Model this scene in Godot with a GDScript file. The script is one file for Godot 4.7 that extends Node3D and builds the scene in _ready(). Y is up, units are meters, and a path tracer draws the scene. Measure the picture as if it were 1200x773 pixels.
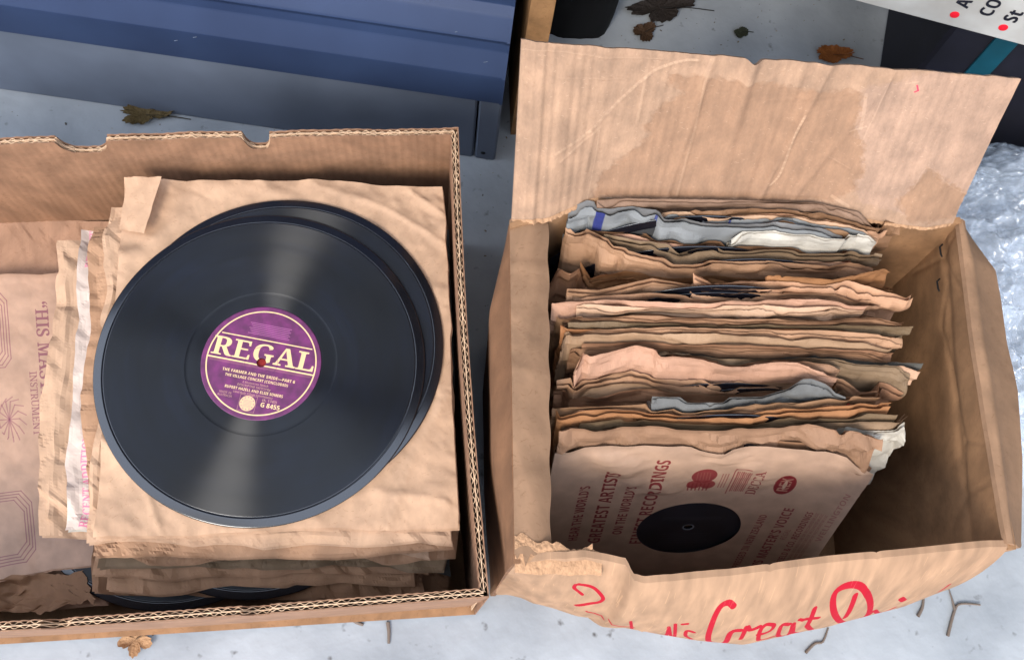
extends Node3D
# Two cartons of old 78 rpm records on the painted floor of an open shed, seen from above.

const FRONT_TOP := [Vector2(0.0541, -0.0630), Vector2(0.0749, -0.0664), Vector2(0.1002, -0.0675), Vector2(0.1281, -0.0615), Vector2(0.1319, -0.0495), Vector2(0.1346, -0.0489), Vector2(0.2046, -0.0546), Vector2(0.2812, -0.0619), Vector2(0.3779, -0.0686), Vector2(0.3931, -0.0689)]
const FRONT_BULGE := [Vector2(0.055, 0.0000), Vector2(0.086, 0.0200), Vector2(0.116, 0.0270), Vector2(0.147, 0.0295), Vector2(0.178, 0.0374), Vector2(0.208, 0.0433), Vector2(0.239, 0.0487), Vector2(0.269, 0.0455), Vector2(0.300, 0.0415), Vector2(0.331, 0.0360), Vector2(0.361, 0.0310), Vector2(0.392, 0.0220)]
const SCRIPT_STROKES := [
	[0.0031, [Vector2(0.1506, 0.1868), Vector2(0.1320, 0.1627), Vector2(0.1325, 0.1321), Vector2(0.1486, 0.1211), Vector2(0.1684, 0.1252), Vector2(0.1909, 0.1632), Vector2(0.1896, 0.1975), Vector2(0.1739, 0.2305), Vector2(0.1500, 0.3005)]],
	[0.0023, [Vector2(0.1772, 0.3203), Vector2(0.1940, 0.3211), Vector2(0.2187, 0.3629)]],
	[0.0023, [Vector2(0.2245, 0.3071), Vector2(0.2579, 0.3357), Vector2(0.2826, 0.3436)]],
	[0.0025, [Vector2(0.2569, 0.2284), Vector2(0.2850, 0.3818)]],
	[0.0023, [Vector2(0.3204, 0.4200), Vector2(0.3431, 0.4200)]],
	[0.0028, [Vector2(0.3591, 0.4200), Vector2(0.3702, 0.4200)]],
	[0.0028, [Vector2(0.3694, 0.4200), Vector2(0.3430, 0.2532), Vector2(0.3823, 0.4200)]],
	[0.0028, [Vector2(0.3502, 0.2184), Vector2(0.3892, 0.4200)]],
	[0.0028, [Vector2(0.3640, 0.2113), Vector2(0.3735, 0.2038)]],
	[0.0031, [Vector2(0.4005, 0.2683), Vector2(0.3846, 0.2664), Vector2(0.3983, 0.3400), Vector2(0.4237, 0.3968), Vector2(0.4191, 0.4200)]],
	[0.0045, [Vector2(0.4465, 0.0963), Vector2(0.4325, 0.0810), Vector2(0.4194, 0.1023), Vector2(0.4208, 0.1778), Vector2(0.4390, 0.3009), Vector2(0.4711, 0.4200), Vector2(0.5004, 0.4200), Vector2(0.4749, 0.2536), Vector2(0.4891, 0.2224)]],
	[0.0037, [Vector2(0.5096, 0.3049), Vector2(0.4963, 0.1963), Vector2(0.5100, 0.2193), Vector2(0.5243, 0.1955)]],
	[0.0034, [Vector2(0.5351, 0.2521), Vector2(0.5559, 0.2284), Vector2(0.5541, 0.1912), Vector2(0.5350, 0.1847), Vector2(0.5332, 0.2302), Vector2(0.5577, 0.3216), Vector2(0.5901, 0.3036)]],
	[0.0037, [Vector2(0.5954, 0.2102), Vector2(0.5757, 0.2080), Vector2(0.6002, 0.3156), Vector2(0.6354, 0.3658), Vector2(0.6041, 0.2115), Vector2(0.6343, 0.3187), Vector2(0.6670, 0.3692)]],
	[0.0040, [Vector2(0.6306, 0.1421), Vector2(0.6481, 0.2567), Vector2(0.6928, 0.3643)]],
	[0.0031, [Vector2(0.6111, 0.1875), Vector2(0.6586, 0.2073)]],
	[0.0045, [Vector2(0.7567, 0.3358), Vector2(0.6877, 0.1917), Vector2(0.6582, 0.0928), Vector2(0.6807, 0.0654), Vector2(0.7184, 0.0880), Vector2(0.7671, 0.1846), Vector2(0.8124, 0.3341), Vector2(0.7962, 0.3679), Vector2(0.7626, 0.3583)]],
	[0.0042, [Vector2(0.7072, 0.1111), Vector2(0.7309, 0.2493)]],
	[0.0034, [Vector2(0.8250, 0.3683), Vector2(0.8028, 0.2551), Vector2(0.8596, 0.3672), Vector2(0.8655, 0.2942)]],
	[0.0042, [Vector2(0.8407, 0.1914), Vector2(0.8574, 0.2203)]],
	[0.0034, [Vector2(0.9026, 0.3703), Vector2(0.9080, 0.3409), Vector2(0.9139, 0.3162)]],
	[0.0031, [Vector2(0.9490, 0.2401), Vector2(0.9445, 0.1795)]],
]
const RECORD_EDGES := {
	"blue-grey sleeve with a dark blue stripe at its left end": "black record edge showing in the grey striped sleeve next to the white one",
	"olive brown sleeve with rumpled right end and a record edge showing": "black record edge in the olive brown sleeve near the back",
	"tan sleeve with its large left corner standing up": "black record edge behind the open orange manila sleeve",
	"tan sleeve whose right end curls into a wide loop": "black record edge in the sleeve with the wide looped end",
	"wrinkled tan sleeve just in front of the orange manila one": "black record edge just in front of the orange manila sleeve",
	"tan sleeve with a triangular fold at its left end": "black record edge left of the dark blue-grey peak",
	"dark brown sleeve with a fan folded right end": "black record edge in the dark brown sleeve with the fan folded end",
	"orange sleeve with a bright red mark near its right end": "black record edge second row from the front, left of the red mark",
}
const UPRIGHT := [
	["greybrown", 0.312, 0.0030, [Vector2(0.1208, -0.3193), Vector2(0.1429, -0.3209), Vector2(0.1841, -0.3201), Vector2(0.2291, -0.3206), Vector2(0.2872, -0.3185), Vector2(0.3156, -0.3118), Vector2(0.3340, -0.3036)], null, "greyish brown sleeve furthest back, pressed against the torn flap"],
	["brown", 0.309, 0.0030, [Vector2(0.1844, -0.3146), Vector2(0.2490, -0.3167), Vector2(0.3136, -0.3118), Vector2(0.3534, -0.3052)], null, "dull brown sleeve whose corner stands out at the back right, behind the white one"],
	["tan", 0.307, 0.0020, [Vector2(0.1933, -0.3135), Vector2(0.2117, -0.3129), Vector2(0.2303, -0.3132), Vector2(0.2489, -0.3133), Vector2(0.2677, -0.3141), Vector2(0.2862, -0.3121), Vector2(0.3047, -0.3097), Vector2(0.3234, -0.3083), Vector2(0.3415, -0.3029)], null, "thin plain sleeve squeezed between its neighbours in the packed row of the right carton"],
	["pale", 0.306, 0.0030, [Vector2(0.1675, -0.3138), Vector2(0.1965, -0.3127), Vector2(0.2234, -0.3108), Vector2(0.2502, -0.3111), Vector2(0.2905, -0.3094), Vector2(0.3228, -0.3068), Vector2(0.3353, -0.2997)], null, "pale tan sleeve just behind the grey sleeve with the blue stripe"],
	["tan", 0.307, 0.0020, [Vector2(0.1706, -0.3119), Vector2(0.1886, -0.3106), Vector2(0.2068, -0.3103), Vector2(0.2249, -0.3090), Vector2(0.2432, -0.3087), Vector2(0.2615, -0.3079), Vector2(0.2796, -0.3050), Vector2(0.2981, -0.3047), Vector2(0.3165, -0.3030)], null, "thin plain sleeve squeezed between its neighbours in the packed row of the right carton"],
	["grey", 0.307, 0.0030, [Vector2(0.1006, -0.3169), Vector2(0.1138, -0.3206), Vector2(0.1307, -0.3172), Vector2(0.1463, -0.3160), Vector2(0.1646, -0.3136), Vector2(0.1772, -0.3063), Vector2(0.1958, -0.3076), Vector2(0.2225, -0.3089), Vector2(0.2572, -0.3049), Vector2(0.2890, -0.3009), Vector2(0.3078, -0.3004)], Vector2(0.179, 0.230), "blue-grey sleeve with a dark blue stripe at its left end"],
	["white", 0.303, 0.0020, [Vector2(0.2229, -0.2969), Vector2(0.2270, -0.2984), Vector2(0.2382, -0.3028), Vector2(0.2636, -0.3018), Vector2(0.2876, -0.2995), Vector2(0.3067, -0.2996), Vector2(0.3260, -0.3017), Vector2(0.3345, -0.2960)], null, "white cream-edged sleeve near the back of the carton"],
	["brown", 0.288, 0.0040, [Vector2(0.1057, -0.3153), Vector2(0.1256, -0.3111), Vector2(0.1495, -0.3077), Vector2(0.1814, -0.3022), Vector2(0.2030, -0.3027), Vector2(0.2276, -0.2997), Vector2(0.2549, -0.2999), Vector2(0.2849, -0.2980), Vector2(0.3043, -0.2986), Vector2(0.3297, -0.2969)], null, "brown sleeve directly in front of the white one"],
	["pink", 0.288, 0.0020, [Vector2(0.1283, -0.3077), Vector2(0.1534, -0.3036), Vector2(0.1784, -0.2976), Vector2(0.2040, -0.2978), Vector2(0.2296, -0.2972), Vector2(0.2554, -0.2967), Vector2(0.2813, -0.2962), Vector2(0.3075, -0.2969), Vector2(0.3332, -0.2925)], null, "thin plain sleeve squeezed between its neighbours in the packed row of the right carton"],
	["olive", 0.289, 0.0030, [Vector2(0.1289, -0.3027), Vector2(0.1513, -0.2979), Vector2(0.1765, -0.2952), Vector2(0.1839, -0.2867), Vector2(0.2045, -0.2918), Vector2(0.2266, -0.2927), Vector2(0.2404, -0.2950), Vector2(0.2925, -0.2954), Vector2(0.3156, -0.2934), Vector2(0.3304, -0.2898), Vector2(0.3412, -0.2885)], Vector2(0.186, 0.221), "olive brown sleeve with rumpled right end and a record edge showing"],
	["red", 0.284, 0.0030, [Vector2(0.1334, -0.2964), Vector2(0.1597, -0.2894), Vector2(0.1837, -0.2867), Vector2(0.2190, -0.2876), Vector2(0.2289, -0.2877), Vector2(0.2389, -0.2921), Vector2(0.2735, -0.2943), Vector2(0.3105, -0.2912), Vector2(0.3220, -0.2847), Vector2(0.3352, -0.2797)], null, "reddish tan sleeve with slanted red marks right of centre"],
	["pale", 0.288, 0.0020, [Vector2(0.1461, -0.2921), Vector2(0.1692, -0.2845), Vector2(0.1931, -0.2854), Vector2(0.2167, -0.2830), Vector2(0.2411, -0.2864), Vector2(0.2654, -0.2876), Vector2(0.2894, -0.2848), Vector2(0.3135, -0.2826), Vector2(0.3374, -0.2781)], null, "thin plain sleeve squeezed between its neighbours in the packed row of the right carton"],
	["tan", 0.290, 0.0030, [Vector2(0.0999, -0.3153), Vector2(0.1247, -0.3008), Vector2(0.1440, -0.2917), Vector2(0.1634, -0.2837), Vector2(0.1967, -0.2835), Vector2(0.2250, -0.2801), Vector2(0.2522, -0.2817), Vector2(0.2977, -0.2762), Vector2(0.3190, -0.2814), Vector2(0.3320, -0.2764)], Vector2(0.222, 0.265), "tan sleeve with its large left corner standing up"],
	["orange", 0.272, 0.0090, [Vector2(0.1133, -0.2870), Vector2(0.1198, -0.2698), Vector2(0.1505, -0.2771), Vector2(0.1795, -0.2838), Vector2(0.2016, -0.2861), Vector2(0.2124, -0.2760), Vector2(0.2295, -0.2717), Vector2(0.2435, -0.2740), Vector2(0.2750, -0.2719), Vector2(0.2963, -0.2749), Vector2(0.3159, -0.2750), Vector2(0.3346, -0.2693), Vector2(0.3572, -0.2693)], null, "open orange manila sleeve with a grey folded lip"],
	["brown", 0.270, 0.0030, [Vector2(0.0901, -0.2745), Vector2(0.0964, -0.2857), Vector2(0.1046, -0.2801), Vector2(0.1127, -0.2857), Vector2(0.1185, -0.2726), Vector2(0.1324, -0.2664), Vector2(0.1634, -0.2631), Vector2(0.2094, -0.2632)], null, "rumpled brown sleeve end crushed against the left wall below the orange manila one"],
	["tan", 0.271, 0.0020, [Vector2(0.2596, -0.2722), Vector2(0.2537, -0.2708), Vector2(0.2480, -0.2715), Vector2(0.2423, -0.2716), Vector2(0.2364, -0.2705), Vector2(0.2308, -0.2712), Vector2(0.2251, -0.2715), Vector2(0.2193, -0.2711), Vector2(0.2136, -0.2706)], null, "thin plain sleeve squeezed between its neighbours in the packed row of the right carton"],
	["orange", 0.303, 0.0030, [Vector2(0.2461, -0.2664), Vector2(0.2934, -0.2624), Vector2(0.3239, -0.2696), Vector2(0.3429, -0.2739)], null, "orange-brown sleeve with square right corner behind the looped fold"],
	["tan", 0.297, 0.0080, [Vector2(0.1927, -0.2648), Vector2(0.2047, -0.2574), Vector2(0.2332, -0.2562), Vector2(0.2564, -0.2577), Vector2(0.2772, -0.2640), Vector2(0.3034, -0.2593), Vector2(0.3345, -0.2510), Vector2(0.3509, -0.2475), Vector2(0.3571, -0.2524)], Vector2(0.183, 0.247), "tan sleeve whose right end curls into a wide loop"],
	["tan", 0.292, 0.0030, [Vector2(0.0986, -0.2577), Vector2(0.1218, -0.2564), Vector2(0.1616, -0.2655), Vector2(0.1941, -0.2594), Vector2(0.1976, -0.2545), Vector2(0.2216, -0.2525), Vector2(0.2297, -0.2540), Vector2(0.2657, -0.2541), Vector2(0.2954, -0.2549), Vector2(0.3147, -0.2479), Vector2(0.3251, -0.2543)], Vector2(0.197, 0.225), "wrinkled tan sleeve just in front of the orange manila one"],
	["pink", 0.294, 0.0020, [Vector2(0.0993, -0.2522), Vector2(0.1279, -0.2536), Vector2(0.1568, -0.2563), Vector2(0.1855, -0.2537), Vector2(0.2142, -0.2504), Vector2(0.2437, -0.2526), Vector2(0.2730, -0.2514), Vector2(0.3027, -0.2515), Vector2(0.3322, -0.2496)], null, "thin plain sleeve squeezed between its neighbours in the packed row of the right carton"],
	["pink", 0.297, 0.0030, [Vector2(0.0873, -0.2475), Vector2(0.1116, -0.2489), Vector2(0.1463, -0.2477), Vector2(0.2020, -0.2458), Vector2(0.2196, -0.2479), Vector2(0.2331, -0.2507), Vector2(0.2727, -0.2494), Vector2(0.2996, -0.2509), Vector2(0.3209, -0.2454)], null, "pinkish brown sleeve ending in a rounded right corner"],
	["pale", 0.292, 0.0020, [Vector2(0.1051, -0.2477), Vector2(0.1313, -0.2455), Vector2(0.1577, -0.2445), Vector2(0.1843, -0.2450), Vector2(0.2110, -0.2444), Vector2(0.2380, -0.2453), Vector2(0.2649, -0.2437), Vector2(0.2924, -0.2450), Vector2(0.3196, -0.2433)], null, "thin plain sleeve squeezed between its neighbours in the packed row of the right carton"],
	["tan", 0.288, 0.0030, [Vector2(0.0911, -0.2509), Vector2(0.1013, -0.2482), Vector2(0.1257, -0.2442), Vector2(0.1634, -0.2429), Vector2(0.2001, -0.2422), Vector2(0.2215, -0.2402), Vector2(0.2480, -0.2396), Vector2(0.2878, -0.2368), Vector2(0.3208, -0.2411), Vector2(0.3365, -0.2376)], null, "tan sleeve with a rolled right edge at mid carton"],
	["pale", 0.289, 0.0020, [Vector2(0.1099, -0.2431), Vector2(0.1369, -0.2422), Vector2(0.1640, -0.2408), Vector2(0.1912, -0.2392), Vector2(0.2184, -0.2368), Vector2(0.2462, -0.2382), Vector2(0.2737, -0.2357), Vector2(0.3019, -0.2373), Vector2(0.3302, -0.2379)], null, "thin plain sleeve squeezed between its neighbours in the packed row of the right carton"],
	["brown", 0.292, 0.0030, [Vector2(0.0964, -0.2372), Vector2(0.1004, -0.2413), Vector2(0.1273, -0.2386), Vector2(0.1647, -0.2373), Vector2(0.2197, -0.2340), Vector2(0.2453, -0.2355), Vector2(0.2837, -0.2342), Vector2(0.3229, -0.2369), Vector2(0.3449, -0.2316), Vector2(0.3488, -0.2327)], null, "brown sleeve with upturned right tip at mid carton"],
	["olive", 0.292, 0.0020, [Vector2(0.0984, -0.2345), Vector2(0.1298, -0.2348), Vector2(0.1615, -0.2358), Vector2(0.1932, -0.2339), Vector2(0.2250, -0.2315), Vector2(0.2574, -0.2325), Vector2(0.2898, -0.2309), Vector2(0.3224, -0.2298), Vector2(0.3555, -0.2305)], null, "thin plain sleeve squeezed between its neighbours in the packed row of the right carton"],
	["orange", 0.291, 0.0030, [Vector2(0.0936, -0.2302), Vector2(0.1232, -0.2316), Vector2(0.1465, -0.2343), Vector2(0.1893, -0.2330), Vector2(0.2196, -0.2303), Vector2(0.2458, -0.2289), Vector2(0.2748, -0.2282), Vector2(0.3014, -0.2275), Vector2(0.3343, -0.2234), Vector2(0.3503, -0.2269)], null, "orange tinted sleeve below the middle of the row"],
	["tan", 0.291, 0.0020, [Vector2(0.1019, -0.2291), Vector2(0.1321, -0.2300), Vector2(0.1626, -0.2315), Vector2(0.1930, -0.2279), Vector2(0.2238, -0.2286), Vector2(0.2546, -0.2262), Vector2(0.2858, -0.2259), Vector2(0.3169, -0.2241), Vector2(0.3486, -0.2242)], null, "thin plain sleeve squeezed between its neighbours in the packed row of the right carton"],
	["pale", 0.292, 0.0040, [Vector2(0.0937, -0.2192), Vector2(0.0959, -0.2265), Vector2(0.1203, -0.2285), Vector2(0.1368, -0.2259), Vector2(0.1639, -0.2272), Vector2(0.1883, -0.2245), Vector2(0.2188, -0.2252), Vector2(0.2514, -0.2231), Vector2(0.2900, -0.2252), Vector2(0.3005, -0.2238), Vector2(0.3106, -0.2204), Vector2(0.3404, -0.2224)], null, "pale sleeve with a crumpled left end and square cream right corner"],
	["brown", 0.286, 0.0020, [Vector2(0.1089, -0.2266), Vector2(0.1377, -0.2235), Vector2(0.1669, -0.2250), Vector2(0.1959, -0.2222), Vector2(0.2254, -0.2226), Vector2(0.2551, -0.2226), Vector2(0.2847, -0.2203), Vector2(0.3141, -0.2161), Vector2(0.3441, -0.2149)], null, "thin plain sleeve squeezed between its neighbours in the packed row of the right carton"],
	["brown", 0.281, 0.0030, [Vector2(0.1008, -0.2175), Vector2(0.1076, -0.2242), Vector2(0.1241, -0.2195), Vector2(0.1555, -0.2215), Vector2(0.2000, -0.2207), Vector2(0.2211, -0.2159), Vector2(0.2352, -0.2241), Vector2(0.2747, -0.2193), Vector2(0.3142, -0.2131), Vector2(0.3386, -0.2089)], null, "brown sleeve hiding behind the grey edged one"],
	["grey", 0.281, 0.0030, [Vector2(0.1734, -0.2160), Vector2(0.1996, -0.2163), Vector2(0.2211, -0.2159), Vector2(0.2340, -0.2132), Vector2(0.2744, -0.2165), Vector2(0.2957, -0.2151), Vector2(0.3402, -0.2062), Vector2(0.3645, -0.2054)], null, "thin grey sleeve with a blue-grey tip sticking out at right"],
	["pale", 0.282, 0.0020, [Vector2(0.1880, -0.2139), Vector2(0.2096, -0.2132), Vector2(0.2312, -0.2115), Vector2(0.2531, -0.2118), Vector2(0.2753, -0.2135), Vector2(0.2971, -0.2110), Vector2(0.3190, -0.2095), Vector2(0.3407, -0.2058), Vector2(0.3620, -0.1991)], null, "thin plain sleeve squeezed between its neighbours in the packed row of the right carton"],
	["olive", 0.284, 0.0030, [Vector2(0.1658, -0.2117), Vector2(0.1930, -0.2103), Vector2(0.2194, -0.2082), Vector2(0.2499, -0.2102), Vector2(0.2855, -0.2081), Vector2(0.3230, -0.2087), Vector2(0.3385, -0.2045), Vector2(0.3550, -0.1943)], null, "olive grey sleeve with a pointed right end"],
	["pink", 0.289, 0.0020, [Vector2(0.1644, -0.2114), Vector2(0.1812, -0.2093), Vector2(0.1980, -0.2076), Vector2(0.2150, -0.2071), Vector2(0.2319, -0.2056), Vector2(0.2492, -0.2066), Vector2(0.2662, -0.2052), Vector2(0.2831, -0.2026), Vector2(0.3003, -0.2016)], null, "thin plain sleeve squeezed between its neighbours in the packed row of the right carton"],
	["pink", 0.291, 0.0040, [Vector2(0.1023, -0.1985), Vector2(0.1086, -0.2109), Vector2(0.1129, -0.2070), Vector2(0.1322, -0.2122), Vector2(0.1459, -0.2162), Vector2(0.1605, -0.2128), Vector2(0.1909, -0.2068), Vector2(0.2170, -0.2047), Vector2(0.2364, -0.2040), Vector2(0.2650, -0.2026), Vector2(0.2786, -0.1966), Vector2(0.2968, -0.1952)], null, "pale pink sleeve with a peaked top left of centre"],
	["tan", 0.270, 0.0040, [Vector2(0.0909, -0.1955), Vector2(0.1144, -0.2001), Vector2(0.1318, -0.2067), Vector2(0.1567, -0.2060), Vector2(0.1880, -0.2025), Vector2(0.1941, -0.1964), Vector2(0.2041, -0.1896), Vector2(0.2218, -0.1909), Vector2(0.2386, -0.1989), Vector2(0.2574, -0.1995), Vector2(0.2870, -0.1987), Vector2(0.3053, -0.1946), Vector2(0.3175, -0.1850), Vector2(0.3326, -0.1863)], Vector2(0.184, 0.251), "tan sleeve with a triangular fold at its left end"],
	["pale", 0.269, 0.0020, [Vector2(0.1008, -0.1916), Vector2(0.1292, -0.1944), Vector2(0.1578, -0.1963), Vector2(0.1863, -0.1948), Vector2(0.2145, -0.1874), Vector2(0.2440, -0.1930), Vector2(0.2733, -0.1936), Vector2(0.3024, -0.1910), Vector2(0.3322, -0.1928)], null, "thin plain sleeve squeezed between its neighbours in the packed row of the right carton"],
	["brown", 0.266, 0.0040, [Vector2(0.0900, -0.1927), Vector2(0.1039, -0.1846), Vector2(0.1193, -0.1819), Vector2(0.1391, -0.1871), Vector2(0.1536, -0.1883), Vector2(0.1824, -0.1868), Vector2(0.2049, -0.1867), Vector2(0.2225, -0.1866), Vector2(0.2495, -0.1885), Vector2(0.2737, -0.1890), Vector2(0.3083, -0.1848), Vector2(0.3207, -0.1956), Vector2(0.3410, -0.2025), Vector2(0.3520, -0.1941)], Vector2(0.217, 0.259), "dark brown sleeve with a fan folded right end"],
	["grey", 0.287, 0.0030, [Vector2(0.1562, -0.1780), Vector2(0.1765, -0.1772), Vector2(0.1812, -0.1733), Vector2(0.2068, -0.1731), Vector2(0.2123, -0.1770), Vector2(0.2360, -0.1775), Vector2(0.2562, -0.1833), Vector2(0.2675, -0.1905), Vector2(0.2741, -0.1909), Vector2(0.2842, -0.1871), Vector2(0.2911, -0.1805), Vector2(0.3000, -0.1784)], null, "dark blue-grey sleeve with a creased peak right of centre"],
	["tan", 0.284, 0.0030, [Vector2(0.0858, -0.1728), Vector2(0.1058, -0.1720), Vector2(0.1349, -0.1737), Vector2(0.1617, -0.1755), Vector2(0.1796, -0.1747), Vector2(0.2075, -0.1713), Vector2(0.2419, -0.1750), Vector2(0.2653, -0.1749), Vector2(0.2895, -0.1787), Vector2(0.3256, -0.1818)], null, "tan sleeve just in front of the blue-grey peak"],
	["tan", 0.282, 0.0020, [Vector2(0.0909, -0.1716), Vector2(0.1193, -0.1715), Vector2(0.1478, -0.1721), Vector2(0.1766, -0.1722), Vector2(0.2052, -0.1692), Vector2(0.2345, -0.1708), Vector2(0.2641, -0.1734), Vector2(0.2941, -0.1769), Vector2(0.3239, -0.1769)], null, "thin plain sleeve squeezed between its neighbours in the packed row of the right carton"],
	["orange", 0.282, 0.0030, [Vector2(0.0884, -0.1694), Vector2(0.1122, -0.1693), Vector2(0.1338, -0.1704), Vector2(0.1693, -0.1688), Vector2(0.1948, -0.1674), Vector2(0.2125, -0.1640), Vector2(0.2284, -0.1645), Vector2(0.2419, -0.1690), Vector2(0.2593, -0.1728), Vector2(0.2896, -0.1739), Vector2(0.3338, -0.1730)], Vector2(0.194, 0.232), "orange sleeve with a bright red mark near its right end"],
	["olive", 0.281, 0.0020, [Vector2(0.1048, -0.1651), Vector2(0.1334, -0.1667), Vector2(0.1620, -0.1666), Vector2(0.1908, -0.1652), Vector2(0.2197, -0.1638), Vector2(0.2493, -0.1669), Vector2(0.2788, -0.1674), Vector2(0.3088, -0.1692), Vector2(0.3382, -0.1660)], null, "thin plain sleeve squeezed between its neighbours in the packed row of the right carton"],
	["olive", 0.279, 0.0030, [Vector2(0.0921, -0.1606), Vector2(0.1124, -0.1642), Vector2(0.1417, -0.1653), Vector2(0.1773, -0.1637), Vector2(0.2162, -0.1621), Vector2(0.2555, -0.1651), Vector2(0.2814, -0.1629), Vector2(0.3003, -0.1661), Vector2(0.3126, -0.1647), Vector2(0.3391, -0.1599), Vector2(0.3470, -0.1677)], null, "olive sleeve second from the front, with upturned right tip"],
	["white", 0.271, 0.0090, [Vector2(0.2918, -0.1582), Vector2(0.3184, -0.1580), Vector2(0.3375, -0.1605), Vector2(0.3455, -0.1598), Vector2(0.3507, -0.1551)], null, "white rolled sleeve end at the right front of the row"],
	["pink", 0.284, 0.0040, [Vector2(0.0894, -0.1562), Vector2(0.1077, -0.1605), Vector2(0.1220, -0.1700), Vector2(0.1292, -0.1629), Vector2(0.1378, -0.1596), Vector2(0.1606, -0.1613), Vector2(0.1886, -0.1611), Vector2(0.2145, -0.1609), Vector2(0.2340, -0.1621), Vector2(0.2600, -0.1632), Vector2(0.2862, -0.1552), Vector2(0.3068, -0.1531), Vector2(0.3270, -0.1484)], null, "heavily creased pinkish tan sleeve at the front, folded over the printed one"],
]
const FLAT := {
	"A": ["pale", 0.2020, [Vector2(-0.2518, -0.3923), Vector2(0.0108, -0.3888), Vector2(0.0205, -0.1015), Vector2(-0.2465, -0.0991)]],
	"B": ["pale", 0.1935, [Vector2(-0.2647, -0.3667), Vector2(0.0073, -0.3883), Vector2(0.0187, -0.0918), Vector2(-0.2510, -0.0928)]],
	"L": ["tan", 0.1895, [Vector2(-0.2809, -0.3537), Vector2(0.0073, -0.3871), Vector2(0.0097, -0.0861), Vector2(-0.2553, -0.0872)]],
	"C": ["white", 0.1850, [Vector2(-0.2904, -0.3526), Vector2(-0.0182, -0.3696), Vector2(-0.0032, -0.0881), Vector2(-0.2725, -0.1067)]],
	"D": ["pale", 0.1760, [Vector2(-0.3104, -0.3450), Vector2(-0.0256, -0.3641), Vector2(-0.0033, -0.0853), Vector2(-0.2964, -0.1045)]],
	"E": ["tan", 0.1670, [Vector2(-0.2711, -0.3660), Vector2(0.0097, -0.3869), Vector2(0.0179, -0.0846), Vector2(-0.2551, -0.0884)]],
	"F": ["olive", 0.1580, [Vector2(-0.2746, -0.3597), Vector2(0.0000, -0.3828), Vector2(0.0114, -0.0778), Vector2(-0.2551, -0.0791)]],
	"G": ["tan", 0.1460, [Vector2(-0.2813, -0.3692), Vector2(-0.0191, -0.3842), Vector2(0.0000, -0.0706), Vector2(-0.2593, -0.0777)]],
	"H": ["tan", 0.1340, [Vector2(-0.2774, -0.3666), Vector2(-0.0270, -0.3813), Vector2(-0.0171, -0.0666), Vector2(-0.2580, -0.0670)]],
	"I": ["brown", 0.1220, [Vector2(-0.2769, -0.3637), Vector2(-0.0195, -0.3741), Vector2(-0.0035, -0.0532), Vector2(-0.2646, -0.0694)]],
	"J": ["grey", 0.1120, [Vector2(-0.2352, -0.3684), Vector2(0.0159, -0.3877), Vector2(0.0184, -0.0752), Vector2(-0.1828, -0.0671)]],
	"K": ["brown", 0.1010, [Vector2(-0.2383, -0.3732), Vector2(0.0080, -0.3927), Vector2(0.0142, -0.0638), Vector2(-0.1847, -0.0612)]],
	"V": ["pink", 0.1080, [Vector2(-0.5847, -0.3352), Vector2(-0.3149, -0.3462), Vector2(-0.2711, -0.0895), Vector2(-0.4982, -0.0597)]],
	"X": ["pink", 0.0960, [Vector2(-0.5437, -0.4001), Vector2(-0.2731, -0.4037), Vector2(-0.2660, -0.0579), Vector2(-0.5034, -0.0514)]],
}
const PAPER := {
	"tan": Color(0.70, 0.545, 0.42), "pale": Color(0.78, 0.64, 0.52), "pink": Color(0.71, 0.555, 0.45), "brown": Color(0.60, 0.45, 0.335),
	"greybrown": Color(0.55, 0.44, 0.36), "olive": Color(0.54, 0.45, 0.35), "red": Color(0.62, 0.40, 0.29), "orange": Color(0.68, 0.48, 0.32),
	"grey": Color(0.42, 0.42, 0.41), "white": Color(0.78, 0.755, 0.70)}
const KRAFT := Color(0.56, 0.44, 0.34)

var rng := RandomNumberGenerator.new()
var M := {}
var tex_crumple: Texture2D
var tex_mottle: Texture2D
var tex_fibre: Texture2D
var tex_paper: Texture2D
var waves := {}


func _ready():
	rng.seed = 7
	var cam := Camera3D.new()
	cam.name = "camera"
	add_child(cam)
	cam.transform = Transform3D(Basis(Vector3(0.99660, 0.07782, 0.02687), Vector3(0.0, 0.32643, -0.94522), Vector3(-0.08233, 0.94201, 0.32532)).orthonormalized(), Vector3(0, 0.95, 0))
	cam.fov = 37.15
	cam.near = 0.02
	cam.far = 200.0
	var env := Environment.new()
	env.background_mode = Environment.BG_SKY
	var sm := ProceduralSkyMaterial.new()
	sm.sky_top_color = Color(0.84, 0.89, 0.98)
	sm.sky_horizon_color = Color(0.90, 0.93, 0.98)
	sm.ground_horizon_color = Color(0.5, 0.5, 0.5)
	sm.ground_bottom_color = Color(0.3, 0.3, 0.3)
	sm.sky_energy_multiplier = 1.0
	var sky := Sky.new()
	sky.sky_material = sm
	env.sky = sky
	env.tonemap_mode = Environment.TONE_MAPPER_LINEAR
	env.tonemap_exposure = 3.9
	env.sdfgi_enabled = true
	env.ssao_enabled = true
	env.ssil_enabled = true
	var we := WorldEnvironment.new()
	we.name = "environment"
	we.environment = env
	add_child(we)
	var sun := DirectionalLight3D.new()
	sun.name = "sun"
	add_child(sun)
	sun.light_energy = 0.34
	sun.light_angular_distance = 22.0
	sun.light_color = Color(1.0, 0.98, 0.955)
	sun.shadow_enabled = true
	sun.look_at_from_position(Vector3(-0.6, 1.1, 1.1), Vector3.ZERO)
	textures()
	materials()
	setting()
	back_things()
	left_carton()
	flat_stack()
	right_carton()
	upright_row()
	litter()


# ------------------------------------------------------------------ naming
func reg(o: Node3D, label := "", category := "", group := "", kind := "") -> Node3D:
	if label:
		o.set_meta("label", label)
	if category:
		o.set_meta("category", category)
	if group:
		o.set_meta("group", group)
	if kind:
		o.set_meta("kind", kind)
	return o


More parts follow.
